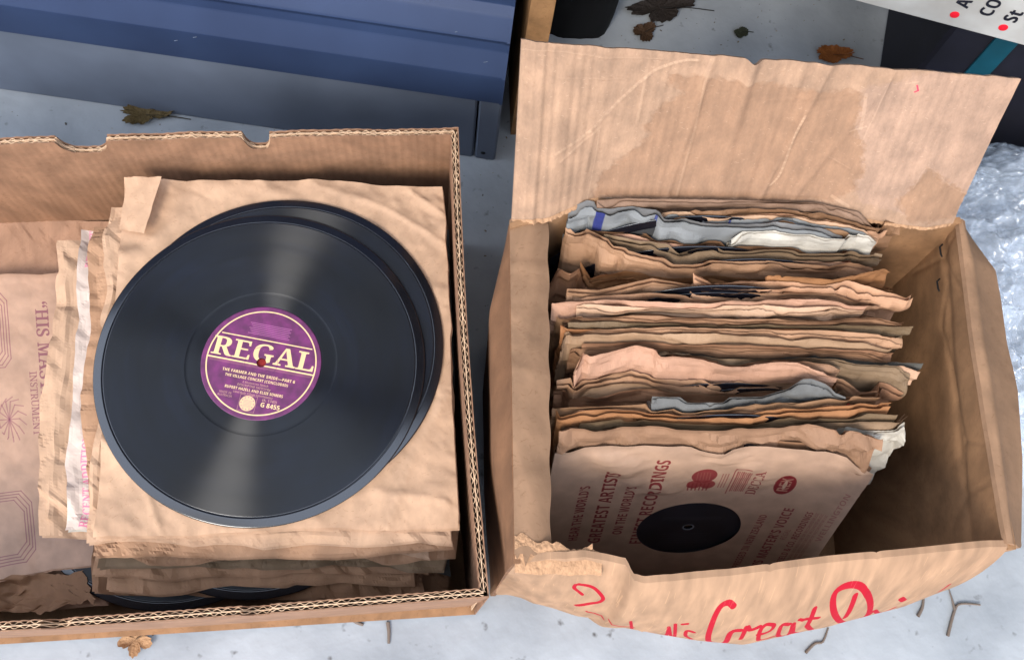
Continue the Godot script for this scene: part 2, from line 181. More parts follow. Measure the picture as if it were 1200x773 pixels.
func numbered(called: String, parent: Node) -> String:
	if not parent.has_node(called):
		return called
	var i := 1
	while parent.has_node("%s_%03d" % [called, i]):
		i += 1
	return "%s_%03d" % [called, i]


func thing(called: String, label: String, category: String, at := Vector3.ZERO, turn := 0.0, group := "") -> Node3D:
	var o := Node3D.new()
	o.name = numbered(called, self)
	add_child(o, true)
	o.position = at
	o.rotation.y = turn
	return reg(o, label, category, group)


func put(called: String, mesh: Mesh, m: Material, parent: Node = self) -> MeshInstance3D:
	var o := MeshInstance3D.new()
	o.name = numbered(called, parent)
	o.mesh = mesh
	if m:
		o.material_override = m
	parent.add_child(o, true)
	return o


# ------------------------------------------------------------------ textures and materials
func noise_tex(kind: int, freq: float, size: int, lo: Color, hi: Color, octaves := 4, sd := 1, cell := -1) -> NoiseTexture2D:
	var n := FastNoiseLite.new()
	n.noise_type = kind
	n.frequency = freq
	n.fractal_octaves = octaves
	n.seed = sd
	if cell >= 0:
		n.cellular_return_type = cell
	var t := NoiseTexture2D.new()
	t.width = size
	t.height = size
	t.seamless = true
	t.noise = n
	var g := Gradient.new()
	g.set_color(0, lo)
	g.set_color(1, hi)
	t.color_ramp = g
	return t


func textures():
	tex_crumple = noise_tex(FastNoiseLite.TYPE_CELLULAR, 0.013, 512, Color.BLACK, Color.WHITE, 3, 5, FastNoiseLite.RETURN_DISTANCE2_SUB)
	tex_mottle = noise_tex(FastNoiseLite.TYPE_SIMPLEX_SMOOTH, 0.006, 512, Color(0.80, 0.78, 0.76), Color(1, 1, 1), 5, 3)
	tex_fibre = fibre_picture(1, 9000, 0.20)
	tex_paper = fibre_picture(2, 5000, 0.15)


# round the disc in x, outwards in y: groove bands, short scuffs, and dust patches that also paint in sheen
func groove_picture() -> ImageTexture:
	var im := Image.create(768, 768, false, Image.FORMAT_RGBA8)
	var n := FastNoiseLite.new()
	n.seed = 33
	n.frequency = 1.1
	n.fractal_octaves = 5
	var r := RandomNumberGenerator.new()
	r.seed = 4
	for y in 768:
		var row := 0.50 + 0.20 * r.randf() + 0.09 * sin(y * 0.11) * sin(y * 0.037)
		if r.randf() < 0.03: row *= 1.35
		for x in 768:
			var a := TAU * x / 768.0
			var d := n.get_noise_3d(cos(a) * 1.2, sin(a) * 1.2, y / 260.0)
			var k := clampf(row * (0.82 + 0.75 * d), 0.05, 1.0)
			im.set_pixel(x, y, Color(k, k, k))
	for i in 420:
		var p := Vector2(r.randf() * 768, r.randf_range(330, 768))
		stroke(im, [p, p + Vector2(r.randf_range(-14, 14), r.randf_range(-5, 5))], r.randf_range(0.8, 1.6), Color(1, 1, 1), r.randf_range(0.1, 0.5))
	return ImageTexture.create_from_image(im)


# a tile of fibres, flecks and faint streaks, as unbleached board and paper have
func fibre_picture(sd: int, count: int, vary: float) -> ImageTexture:
	var S := 768
	var im := Image.create(S, S, false, Image.FORMAT_RGBA8)
	var n := FastNoiseLite.new()
	n.seed = sd
	n.frequency = 2.0
	n.fractal_octaves = 6
	n.fractal_gain = 0.62
	for y in S:
		for x in S:
			var a := TAU * x / S
			var b := TAU * y / S
			# on a torus, so that the tile has no seam
			var k := 0.89 + vary * n.get_noise_3d(cos(a) + 0.35 * cos(b), sin(a) + 0.35 * sin(b), 0.9 * sin(b) + 3.0 * sd)
			im.set_pixel(x, y, Color(k, k * 0.985, k * 0.97))
	var r := RandomNumberGenerator.new()
	r.seed = sd
	for i in count:
		var p := Vector2(r.randf() * S, r.randf() * S)
		var d := Vector2.from_angle(r.randfn(0.0, 0.7)) * r.randf_range(2, 9)
		var c := Color(0.62, 0.54, 0.46) if r.randf() < 0.5 else Color(1, 1, 1)
		var al := r.randf_range(0.07, 0.34)
		for q in int(d.length()) + 1:
			var w := p + d * (q / (d.length() + 1.0))
			tint(im, posmod(int(w.x), S), posmod(int(w.y), S), c, al)
	return ImageTexture.create_from_image(im)


func mat(c: Color, rough := 0.8, albedo: Texture2D = null, scale := 4.0, bump: Texture2D = null, depth := 0.0) -> StandardMaterial3D:
	var m := StandardMaterial3D.new()
	m.albedo_color = c
	m.roughness = rough
	m.metallic_specular = 0.35
	if albedo or bump:
		m.uv1_triplanar = true
		m.uv1_scale = Vector3.ONE * scale
	if albedo:
		m.albedo_texture = albedo
	if bump:
		m.heightmap_enabled = true
		m.heightmap_texture = bump
		m.heightmap_scale = depth
	return m


func materials():
	for k in PAPER:
		M[k] = mat(PAPER[k], 0.72, tex_paper, 3.0, tex_crumple, 0.10)
		M[k].backlight_enabled = true
		M[k].backlight = Color(0.5, 0.42, 0.33)
	M.kraft = mat(KRAFT, 0.88, tex_fibre, 2.4, tex_fibre, 0.03)
	M.kraft_shaded = mat(Color(0.50, 0.36, 0.255), 0.75, tex_fibre, 2.4, tex_fibre, 0.03)  # same board, darkened so the left wall's shade sits in its colour
	M.kraft_in = mat(Color(0.60, 0.455, 0.325), 0.8, tex_fibre, 2.4, tex_fibre, 0.03)
	M.kraft_edge = mat(Color(0.74, 0.59, 0.45), 0.85, tex_fibre, 8.0)
	M.torn = mat(Color(0.68, 0.53, 0.40), 0.9, tex_fibre, 20.0, tex_crumple, 0.15)
	M.liner = mat(Color(0.58, 0.44, 0.34), 0.75, tex_fibre, 2.4, tex_fibre, 0.03)
	M.flute = mat(Color(0.84, 0.71, 0.58), 0.85, tex_fibre, 9.0)
	M.shellac = mat(Color(0.06, 0.065, 0.085), 0.2, noise_tex(FastNoiseLite.TYPE_SIMPLEX_SMOOTH, 0.01, 512, Color(0.75, 0.75, 0.8), Color(1, 1, 1), 5, 21), 6.0)
	M.shellac.metallic_specular = 0.6
	M.runout = mat(Color(0.085, 0.095, 0.125), 0.42)
	M.groove = StandardMaterial3D.new()
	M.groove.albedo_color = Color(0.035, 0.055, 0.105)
	M.groove.metallic_specular = 0.52
	M.groove.roughness = 0.42
	M.groove.anisotropy_enabled = true
	M.groove.anisotropy = -1.0
	var n := noise_tex(FastNoiseLite.TYPE_SIMPLEX_SMOOTH, 0.008, 512, Color(0.15, 0.15, 0.15), Color(1, 1, 1), 5, 33)
	M.groove.roughness_texture = noise_tex(FastNoiseLite.TYPE_SIMPLEX_SMOOTH, 0.01, 512, Color(0.8, 0.8, 0.8), Color(1, 1, 1), 4, 34)
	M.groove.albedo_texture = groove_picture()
	M.blue = mat(Color(0.165, 0.222, 0.335), 0.55, noise_tex(FastNoiseLite.TYPE_SIMPLEX_SMOOTH, 0.006, 512, Color(0.8, 0.8, 0.82), Color(1, 1, 1), 5, 12), 1.6, tex_mottle, 0.03)
	M.bluegrey = mat(Color(0.40, 0.435, 0.495), 0.5, noise_tex(FastNoiseLite.TYPE_SIMPLEX_SMOOTH, 0.006, 512, Color(0.8, 0.8, 0.8), Color(1, 1, 1), 5, 14), 1.6, tex_mottle, 0.03)
	M.dark = mat(Color(0.03, 0.03, 0.035), 0.8)
	M.navy = mat(Color(0.075, 0.075, 0.115), 0.7, tex_mottle, 4.0)
	M.teal = mat(Color(0.02, 0.26, 0.32), 0.6, tex_mottle, 4.0)
	M.whitecard = mat(Color(0.68, 0.675, 0.655), 0.7, tex_mottle, 3.0)
	M.board = mat(Color(0.62, 0.47, 0.32), 0.8, tex_fibre, 3.0)
	M.red_ink = mat(Color(0.78, 0.06, 0.14), 0.6)
	M.black_ink = mat(Color(0.06, 0.06, 0.10), 0.6)


# ------------------------------------------------------------------ mesh helpers
func norms(v: PackedVector3Array, idx: PackedInt32Array) -> PackedVector3Array:
	var n := PackedVector3Array()
	n.resize(v.size())
	for t in range(0, idx.size(), 3):
		var a := v[idx[t]]
		var f := (v[idx[t + 2]] - a).cross(v[idx[t + 1]] - a)
		n[idx[t]] += f
		n[idx[t + 1]] += f
		n[idx[t + 2]] += f
	for i in n.size():
		n[i] = n[i].normalized() if n[i].length_squared() > 0.0 else Vector3.UP
	return n


func commit(v: PackedVector3Array, uv: PackedVector2Array, idx: PackedInt32Array, into: ArrayMesh = null) -> ArrayMesh:
	var a := []
	a.resize(Mesh.ARRAY_MAX)
	a[Mesh.ARRAY_VERTEX] = v
	a[Mesh.ARRAY_NORMAL] = norms(v, idx)
	a[Mesh.ARRAY_TEX_UV] = uv
	a[Mesh.ARRAY_INDEX] = idx
	var m := into if into else ArrayMesh.new()
	m.add_surface_from_arrays(Mesh.PRIMITIVE_TRIANGLES, a)
	return m


func sheet(nu: int, nv: int, f: Callable) -> ArrayMesh:
	var v := PackedVector3Array()
	var uv := PackedVector2Array()
	var idx := PackedInt32Array()
	for j in nv + 1:
		for i in nu + 1:
			var p := Vector2(float(i) / nu, float(j) / nv)
			v.append(f.call(p.x, p.y))
			uv.append(p)
	var w := nu + 1
	for j in nv:
		for i in nu:
			var k := j * w + i
			idx.append_array([k, k + 1, k + w + 1, k, k + w + 1, k + w])
	return commit(v, uv, idx)


# a board: the sheet f, a second one moved by off (Vector3 or function of u, v), and the edges between them
func slab(nu: int, nv: int, f: Callable, off: Variant) -> ArrayMesh:
	var v := PackedVector3Array()
	var uv := PackedVector2Array()
	var idx := PackedInt32Array()
	var w := nu + 1
	var per := w * (nv + 1)
	for s in 2:
		for j in nv + 1:
			for i in nu + 1:
				var p := Vector2(float(i) / nu, float(j) / nv)
				var q: Vector3 = f.call(p.x, p.y)
				if s:
					q += off if off is Vector3 else off.call(p.x, p.y)
				v.append(q)
				uv.append(p)
	for j in nv:
		for i in nu:
			var k := j * w + i
			idx.append_array([k, k + 1, k + w + 1, k, k + w + 1, k + w])
			k += per
			idx.append_array([k, k + w + 1, k + 1, k, k + w, k + w + 1])
	var rim := []
	for i in nu:
		rim.append([i + 1, i])
		rim.append([nv * w + i, nv * w + i + 1])
	for j in nv:
		rim.append([j * w, (j + 1) * w])
		rim.append([(j + 1) * w + nu, j * w + nu])
	for e in rim:
		var a := v[e[0]]
		var b := v[e[1]]
		var c := v[e[1] + per]
		var d := v[e[0] + per]
		var k := v.size()
		v.append_array([a, b, c, d])
		uv.append_array([uv[e[0]], uv[e[1]], uv[e[1]], uv[e[0]]])
		idx.append_array([k, k + 1, k + 2, k, k + 2, k + 3])
	return commit(v, uv, idx)


# straight-sided solid under an outline (x, z), from y0 to y1
func box(size: Vector3, center: Vector3, bevel := 0.002) -> ArrayMesh:
	var st := SurfaceTool.new()
	st.begin(Mesh.PRIMITIVE_TRIANGLES)
	var h := size / 2.0
	var b := minf(bevel, minf(h.x, minf(h.y, h.z)) * 0.9)
	var tri := func(p: Vector3, q: Vector3, r: Vector3):
		var n := (r - p).cross(q - p)
		if n.dot((p + q + r) / 3.0) < 0.0:
			var s := q
			q = r
			r = s
			n = -n
		n = n.normalized()
		for x in [p, q, r]:
			st.set_normal(n)
			st.add_vertex(center + x)
	var quad := func(p: Vector3, q: Vector3, r: Vector3, s: Vector3):
		tri.call(p, q, r)
		tri.call(p, r, s)
	for ax in 3:
		for s in [-1, 1]:
			var u := (ax + 1) % 3
			var w := (ax + 2) % 3
			var c := []
			for k in [[-1, -1], [1, -1], [1, 1], [-1, 1]]:
				var p := Vector3.ZERO
				p[ax] = s * h[ax]
				p[u] = k[0] * (h[u] - b)
				p[w] = k[1] * (h[w] - b)
				c.append(p)
			quad.call(c[0], c[1], c[2], c[3])
	for ax in 3:
		var u := (ax + 1) % 3
		var w := (ax + 2) % 3
		for s in [-1, 1]:
			for t in [-1, 1]:
				var c := []
				for e in [-1, 1]:
					var p := Vector3.ZERO
					p[ax] = e * (h[ax] - b)
					p[u] = s * h[u]
					p[w] = t * (h[w] - b)
					var q := p
					q[u] = s * (h[u] - b)
					q[w] = t * h[w]
					c.append([p, q])
				quad.call(c[0][0], c[0][1], c[1][1], c[1][0])
	for sx in [-1, 1]:
		for sy in [-1, 1]:
			for sz in [-1, 1]:
				var s := Vector3(sx, sy, sz)
				tri.call(s * Vector3(h.x, h.y - b, h.z - b), s * Vector3(h.x - b, h.y, h.z - b), s * Vector3(h.x - b, h.y - b, h.z))
	return st.commit()


# ring of quads round the y axis: profile of (radius, height)
func lathe(profile: Array, seg: int, into: ArrayMesh = null) -> ArrayMesh:
	var v := PackedVector3Array()
	var uv := PackedVector2Array()
	var idx := PackedInt32Array()
	var w := profile.size()
	for i in seg + 1:
		var a := TAU * i / seg
		for k in w:
			v.append(Vector3(cos(a) * profile[k].x, profile[k].y, sin(a) * profile[k].x))
			uv.append(Vector2(float(i) / seg, profile[k].x / 0.127))
	for i in seg:
		for k in w - 1:
			var p := i * w + k
			idx.append_array([p, p + 1, p + w + 1, p, p + w + 1, p + w])
	return commit(v, uv, idx, into)


func tube(pts: Array, radii: Array, seg := 8) -> ArrayMesh:
	var v := PackedVector3Array()
	var uv := PackedVector2Array()
	var idx := PackedInt32Array()
	var n := pts.size()
	for k in n:
		var d: Vector3 = (pts[mini(k + 1, n - 1)] - pts[maxi(k - 1, 0)]).normalized()
		var s := d.cross(Vector3.UP if absf(d.y) < 0.9 else Vector3.RIGHT).normalized()
		var t := s.cross(d)
		for i in seg + 1:
			var a := TAU * i / seg
			v.append(pts[k] + (s * cos(a) + t * sin(a)) * radii[k])
			uv.append(Vector2(float(i) / seg, float(k) / n))
	for k in n - 1:
		for i in seg:
			var p := k * (seg + 1) + i
			idx.append_array([p, p + 1, p + seg + 2, p, p + seg + 2, p + seg + 1])
	return commit(v, uv, idx)


# creases: a sum of bent triangle waves, so that paper folds along lines
func crease(x: float, y: float, sd: int, count := 6) -> float:
	if not waves.has(sd):
		var r := RandomNumberGenerator.new()
		r.seed = sd * 977 + 13
		var a := []
		for k in 6:
			var th := r.randf() * PI
			var f := 9.0 * pow(1.55, k) * r.randf_range(0.8, 1.2)
			a.append([cos(th) * f, sin(th) * f, r.randf() * 10.0, pow(0.66, k), r.randf_range(0.3, 0.9), r.randf() * TAU])
		waves[sd] = a
	var h := 0.0
	var bend := 0.0
	for k in count:
		var w: Array = waves[sd][k]
		var t: float = x * w[0] + y * w[1] + w[2] + bend
		var fr := t - floorf(t)
		var tri := absf(fr - 0.5) * 4.0 - 1.0
		h += tri * w[3]
		bend = w[4] * sin(x * 17.0 + y * 13.0 + w[5]) + tri * 0.25
	return h * 0.4


# sheets laid one on another: what lies there already is kept in a grid, and a new sheet never sinks below it
func ground_grid(lo: Vector2, hi: Vector2, cell: float, start: float) -> Dictionary:
	var w := int((hi.x - lo.x) / cell) + 2
	var h := int((hi.y - lo.y) / cell) + 2
	var z := PackedFloat32Array()
	z.resize(w * h)
	z.fill(start)
	return {"lo": lo, "cell": cell, "w": w, "h": h, "z": z}


func top_at(g: Dictionary, a: float, b: float) -> float:
	var fx := clampf((a - g.lo.x) / g.cell, 0.0, g.w - 1.01)
	var fy := clampf((b - g.lo.y) / g.cell, 0.0, g.h - 1.01)
	var x := int(fx)
	var y := int(fy)
	var k: int = y * g.w + x
	var z: PackedFloat32Array = g.z
	return lerpf(lerpf(z[k], z[k + 1], fx - x), lerpf(z[k + g.w], z[k + g.w + 1], fx - x), fy - y)


# axis 2: sheets stand and pile up along z; axis 1: they lie and pile up along y
func layered(nu: int, nv: int, f: Callable, g: Dictionary, gap: float, axis: int, crisp := false) -> ArrayMesh:
	var other := 1 if axis == 2 else 2
	var v := PackedVector3Array()
	var uv := PackedVector2Array()
	var idx := PackedInt32Array()
	var w := nu + 1
	for j in nv + 1:
		for i in w:
			var p: Vector3 = f.call(float(i) / nu, float(j) / nv)
			p[axis] = maxf(p[axis], top_at(g, p.x, p[other]) + gap)
			v.append(p)
			uv.append(Vector2(float(i) / nu, float(j) / nv))
	var z: PackedFloat32Array = g.z
	for j in nv:
		for i in nu:
			var k := j * w + i
			idx.append_array([k, k + 1, k + w + 1, k, k + w + 1, k + w])
			var a := v[k]
			var b := v[k + w + 1]
			var c := v[k + 1]
			var d := v[k + w]
			var x0 := clampi(int((minf(minf(a.x, b.x), minf(c.x, d.x)) - g.lo.x) / g.cell + 0.5), 0, g.w - 1)
			var x1 := clampi(int((maxf(maxf(a.x, b.x), maxf(c.x, d.x)) - g.lo.x) / g.cell + 0.5), 0, g.w - 1)
			var y0 := clampi(int((minf(minf(a[other], b[other]), minf(c[other], d[other])) - g.lo.y) / g.cell + 0.5), 0, g.h - 1)
			var y1 := clampi(int((maxf(maxf(a[other], b[other]), maxf(c[other], d[other])) - g.lo.y) / g.cell + 0.5), 0, g.h - 1)
			var m := maxf(maxf(a[axis], b[axis]), maxf(c[axis], d[axis])) * 0.5 + (a[axis] + b[axis] + c[axis] + d[axis]) * 0.125
			if axis == 2 and j == 0:
				y1 = mini(y1 + int(0.014 / g.cell), g.h - 1)
			for y in range(y0, y1 + 1):
				for x in range(x0, x1 + 1):
					if z[y * g.w + x] < m:
						z[y * g.w + x] = m
	g.z = z
	if crisp:
		var v2 := PackedVector3Array()
		var uv2 := PackedVector2Array()
		for k in idx:
			v2.append(v[k])
			uv2.append(uv[k])
		return commit(v2, uv2, PackedInt32Array(range(v2.size())))
	return commit(v, uv, idx)


func lay_disc(g: Dictionary, c: Vector2, r: float, level: float):
	var z: PackedFloat32Array = g.z
	for y in g.h:
		for x in g.w:
			var d := Vector2(g.lo.x + x * g.cell, g.lo.y + y * g.cell).distance_to(c) - r
			if d < 0.03:
				z[y * g.w + x] = maxf(z[y * g.w + x], level - 0.004 * smoothstep(0.001, 0.03, d))
	g.z = z


# a raised fold along a line
func ridge(p: Vector2, pts: Array, w: float) -> float:
	var d := 1e9
	for i in pts.size() - 1:
		d = minf(d, p.distance_to(Geometry2D.get_closest_point_to_segment(p, pts[i], pts[i + 1])))
	return exp(-d / w) if d < w * 6.0 else 0.0


func along(pts: Array, t: float) -> Vector2:
	var n := pts.size() - 1
	var lo: float = pts[0].x
	var hi: float = pts[n].x
	var x := lerpf(lo, hi, t)
	for i in n:
		if x <= pts[i + 1].x or i == n - 1:
			var k: float = (x - pts[i].x) / maxf(pts[i + 1].x - pts[i].x, 1e-5)
			return Vector2(x, lerpf(pts[i].y, pts[i + 1].y, clampf(k, 0.0, 1.0)))
	return pts[n]


# by length instead of by x, for edges that double back
func walk(pts: Array, t: float) -> Vector2:
	var total := 0.0
	for i in pts.size() - 1:
		total += pts[i].distance_to(pts[i + 1])
	var s := t * total
	for i in pts.size() - 1:
		var d: float = pts[i].distance_to(pts[i + 1])
		if s <= d or i == pts.size() - 2:
			return pts[i].lerp(pts[i + 1], clampf(s / maxf(d, 1e-6), 0, 1))
		s -= d
	return pts[-1]


# ------------------------------------------------------------------ painting flat print
func new_image(w: int, h: int, base: Color, vary: float, sd: int, stretch := Vector2.ONE) -> Image:
	var im := Image.create(w, h, false, Image.FORMAT_RGBA8)
	var n := FastNoiseLite.new()
	n.seed = sd
	n.frequency = 0.01
	n.fractal_octaves = 5
	for y in h:
		for x in w:
			var k := 1.0 + vary * n.get_noise_2d(x * stretch.x, y * stretch.y)
			im.set_pixel(x, y, Color(base.r * k, base.g * k, base.b * k))
	return im


func tint(im: Image, x: int, y: int, c: Color, a: float):
	if x >= 0 and y >= 0 and x < im.get_width() and y < im.get_height():
		im.set_pixel(x, y, im.get_pixel(x, y).lerp(c, clampf(a, 0, 1)))


func stroke(im: Image, pts: Array, w: float, c: Color, strength := 1.0):
	for i in pts.size() - 1:
		var a: Vector2 = pts[i]
		var b: Vector2 = pts[i + 1]
		for y in range(int(minf(a.y, b.y) - w) - 1, int(maxf(a.y, b.y) + w) + 2):
			for x in range(int(minf(a.x, b.x) - w) - 1, int(maxf(a.x, b.x) + w) + 2):
				var d := Vector2(x, y).distance_to(Geometry2D.get_closest_point_to_segment(Vector2(x, y), a, b))
				var k := clampf(w / 2.0 - d + 0.5, 0, 1)
				if k > 0.0:
					tint(im, x, y, c, k * strength)


func disc(im: Image, at: Vector2, r: float, c: Color, strength := 1.0, inner := -1.0):
	for y in range(int(at.y - r) - 1, int(at.y + r) + 2):
		for x in range(int(at.x - r) - 1, int(at.x + r) + 2):
			var d := Vector2(x, y).distance_to(at)
			var k := clampf(r - d + 0.5, 0, 1) * (clampf(d - inner + 0.5, 0, 1) if inner > 0.0 else 1.0)
			if k > 0.0:
				tint(im, x, y, c, k * strength)


func text_mesh(txt: String, face: String, weight: int, size: float, thick := 0.0) -> TextMesh:
	var f := SystemFont.new()
	f.font_names = PackedStringArray([face])
	f.font_weight = weight
	var t := TextMesh.new()
	t.font = f
	t.text = txt
	t.font_size = 64
	t.pixel_size = size / 64.0
	t.depth = thick
	return t


# letters into an image: centre, turn (radians, clockwise on the picture), height of the type and a stretch along the line
func write(im: Image, txt: String, at: Vector2, turn: float, size: float, c: Color, face := "Droid Serif", weight := 700, wide := 1.0, strength := 1.0):
	var t := text_mesh(txt, face, weight, size)
	var ar := t.surface_get_arrays(0)
	var v: PackedVector3Array = ar[Mesh.ARRAY_VERTEX]
	var idx: PackedInt32Array = ar[Mesh.ARRAY_INDEX] if ar[Mesh.ARRAY_INDEX] != null else PackedInt32Array(range(v.size()))
	var cover := {}
	for k in range(0, idx.size(), 3):
		var p := []
		for j in 3:
			var q := v[idx[k + j]]
			p.append(at + Vector2(q.x * wide, -q.y).rotated(turn))
		var area: float = (p[1] - p[0]).cross(p[2] - p[0])
		if absf(area) < 1e-9:
			continue
		var x0 := floori(minf(p[0].x, minf(p[1].x, p[2].x)))
		var x1 := ceili(maxf(p[0].x, maxf(p[1].x, p[2].x)))
		var y0 := floori(minf(p[0].y, minf(p[1].y, p[2].y)))
		var y1 := ceili(maxf(p[0].y, maxf(p[1].y, p[2].y)))
		for y in range(y0, y1 + 1):
			for x in range(x0, x1 + 1):
				var hit := cover.get(Vector2i(x, y), 0) as int
				for s in 9:
					var q := Vector2(x + (s % 3) / 3.0 - 0.33, y + (s / 3) / 3.0 - 0.33)
					var a: float = (p[1] - p[0]).cross(q - p[0]) / area
					var b: float = (p[2] - p[1]).cross(q - p[1]) / area
					var e: float = (p[0] - p[2]).cross(q - p[2]) / area
					if a >= 0.0 and b >= 0.0 and e >= 0.0:
						hit |= 1 << s
				if hit:
					cover[Vector2i(x, y)] = hit
	for q in cover:
		var bits := 0
		for s in 9:
			bits += (cover[q] >> s) & 1
		tint(im, q.x, q.y, c, bits / 9.0 * strength)


func printed(im: Image, rough := 0.7, bump: Texture2D = null, depth := 0.0) -> StandardMaterial3D:
	var m := StandardMaterial3D.new()
	m.albedo_texture = ImageTexture.create_from_image(im)
	m.texture_repeat = false
	m.roughness = rough
	if bump:
		m.heightmap_enabled = true
		m.heightmap_texture = bump
		m.heightmap_scale = depth
		m.texture_repeat = true
	return m


# ------------------------------------------------------------------ the setting
func setting():
	var fl := mat(Color(0.635, 0.645, 0.65), 0.62, noise_tex(FastNoiseLite.TYPE_SIMPLEX_SMOOTH, 0.004, 1024, Color(0.76, 0.77, 0.78), Color(1, 1, 1), 8, 40), 1.3, noise_tex(FastNoiseLite.TYPE_SIMPLEX_SMOOTH, 0.02, 1024, Color.BLACK, Color.WHITE, 6, 41), 0.09)
	fl.uv1_world_triplanar = true
	var dirt := noise_tex(FastNoiseLite.TYPE_SIMPLEX_SMOOTH, 0.03, 1024, Color(0.30, 0.29, 0.28, 0.0), Color(0.30, 0.29, 0.28, 1.0), 4, 44)
	dirt.color_ramp.offsets = PackedFloat32Array([0.80, 0.97])
	fl.detail_enabled = true
	fl.detail_albedo = dirt
	var mesh := PlaneMesh.new()
	mesh.size = Vector2(120, 120)
	reg(put("floor", mesh, fl), "", "", "", "structure")
	var plaster := mat(Color(0.52, 0.50, 0.47), 0.9, tex_mottle, 0.6)
	reg(put("ceiling", box(Vector3(4.2, 0.12, 2.9), Vector3(0.9, 2.46, -1.65)), plaster), "", "", "", "structure")
	reg(put("wall_back", box(Vector3(4.2, 2.398, 0.15), Vector3(0.9, 1.2, -3.22)), plaster), "", "", "", "structure")
	reg(put("wall_right", box(Vector3(0.15, 2.398, 3.54), Vector3(1.42, 1.2, -1.37)), plaster), "", "", "", "structure")


func back_things():
	# blue cabinet with a grey plinth
	var c := thing("blue_cabinet", "blue metal cabinet with a grey plinth and a stepped ledge, standing behind the left carton", "cabinet", Vector3(0.069, 0, -0.518), -0.1445)
	var prof := [Vector2(0.0, 0.122), Vector2(0.0, 0.165), Vector2(-0.004, 0.172), Vector2(-0.013, 0.188), Vector2(-0.015, 0.197), Vector2(-0.013, 0.203), Vector2(-0.026, 0.222), Vector2(-0.034, 0.228), Vector2(-0.036, 0.75)]
	var body := func(u: float, v: float) -> Vector3:
		var k := v * (prof.size() - 1)
		var i := mini(int(k), prof.size() - 2)
		var q: Vector2 = prof[i].lerp(prof[i + 1], k - i)
		return Vector3(lerpf(-1.3, 0.0, 1.0 - u), q.y, q.x)
	put("body", sheet(12, 64, func(a: float, b: float) -> Vector3: return body.call(a, b)), M.blue, c)
	put("side_panel", slab(1, 8, func(a: float, b: float) -> Vector3:
		var k := b * (prof.size() - 1)
		var q: Vector2 = prof[mini(int(k + 0.001), prof.size() - 1)]
		return Vector3(0.0, q.y, lerpf(q.x + 0.0012, -0.45, a)), Vector3(-0.003, 0, 0)), M.blue, c)
	put("carcass", box(Vector3(1.29, 0.62, 0.40), Vector3(-0.652, 0.437, -0.245), 0.003), M.blue, c)
	put("plinth", box(Vector3(1.275, 0.1215, 0.44), Vector3(-0.662, 0.0608, -0.2255), 0.002), M.bluegrey, c)
	put("plinth_post", box(Vector3(0.0225, 0.1215, 0.44), Vector3(-0.0115, 0.0608, -0.225), 0.002), M.bluegrey, c)
	put("screw", lathe([Vector2(0.0001, 0.0012), Vector2(0.0022, 0.0008), Vector2(0.0026, 0.0)], 12), M.dark, c).transform = Transform3D(Basis(Vector3.RIGHT, PI / 2), Vector3(-0.014, 0.014, -0.005))
	for s in [Vector3(-0.02, 0.178, -0.0065), Vector3(-0.31, 0.15, 0.0004), Vector3(-0.29, 0.16, 0.0004), Vector3(-0.05, 0.205, -0.0145), Vector3(-0.2, 0.215, -0.022)]:
		put("scratch", box(Vector3(0.0045, 0.0005, 0.0005), Vector3.ZERO, 0.0002), M.bluegrey, c).transform = Transform3D(Basis(Vector3.BACK, 0.5), s)
	# tan board between the cabinet and the black bag
	var b := thing("tan_board", "tan board standing on edge between the blue cabinet and the black bag", "board", Vector3(0.0985, 0, -0.556))
	put("panel", slab(2, 4, func(a: float, h: float) -> Vector3: return Vector3(-0.011 + 0.002 * h, 0.6 * h, -0.3 * a), Vector3(0.022, 0, 0)), M.board, b)
	# black bag
	var g := thing("black_bag", "black bag standing on the floor behind the carton flap, next to the tan board", "bag", Vector3(0.165, 0, -0.80))
	put("body", sheet(48, 24, func(a: float, h: float) -> Vector3:
		var th := -a * TAU
		var r := pow(pow(absf(cos(th)), 5.0) + pow(absf(sin(th)), 5.0), -0.2)
		var y := 0.32 * sin(minf(h, 0.72) / 0.72 * PI / 2)
		var s := (0.93 + 0.07 * sin(minf(h, 0.72) / 0.72 * PI)) * (1.0 if h < 0.72 else cos((h - 0.72) / 0.28 * PI / 2))
		if h > 0.72: y += 0.02 * sin((h - 0.72) / 0.28 * PI / 2)
		var k := 1.0 + 0.04 * crease(a * 0.8, h * 0.5, 60)
		return Vector3(cos(th) * r * 0.052 * s * k, y, sin(th) * r * 0.125 * s * k)), M.dark, g)
	put("handle", tube([Vector3(0, 0.33, 0.06), Vector3(0, 0.40, 0.05), Vector3(0, 0.43, 0.0), Vector3(0, 0.40, -0.05), Vector3(0, 0.33, -0.06)], [0.006, 0.006, 0.006, 0.006, 0.006]), M.dark, g)
	# dark crate with a teal band, a white carton on top
	var turn := -0.279
	var k := thing("navy_crate", "dark navy crate with a teal band, under the white printed carton at the back right", "crate", Vector3(0.50, 0, -0.570), turn)
	put("body", box(Vector3(0.50, 0.215, 0.30), Vector3(0.25, 0.1075, -0.15), 0.004), M.navy, k)
	put("band", box(Vector3(0.022, 0.20, 0.003), Vector3(0.052, 0.108, 0.0012), 0.0005), M.teal, k)
	put("rim", box(Vector3(0.504, 0.012, 0.304), Vector3(0.25, 0.2085, -0.15), 0.003), M.navy, k)
	var w := thing("white_carton", "white carton printed with black letters and red dots, lying on the navy crate", "carton", Vector3(0.394, 0.2165, -0.574), turn)
	put("body", box(Vector3(0.62, 0.24, 0.30), Vector3(0.29, 0.12, -0.15), 0.003), M.whitecard, w)
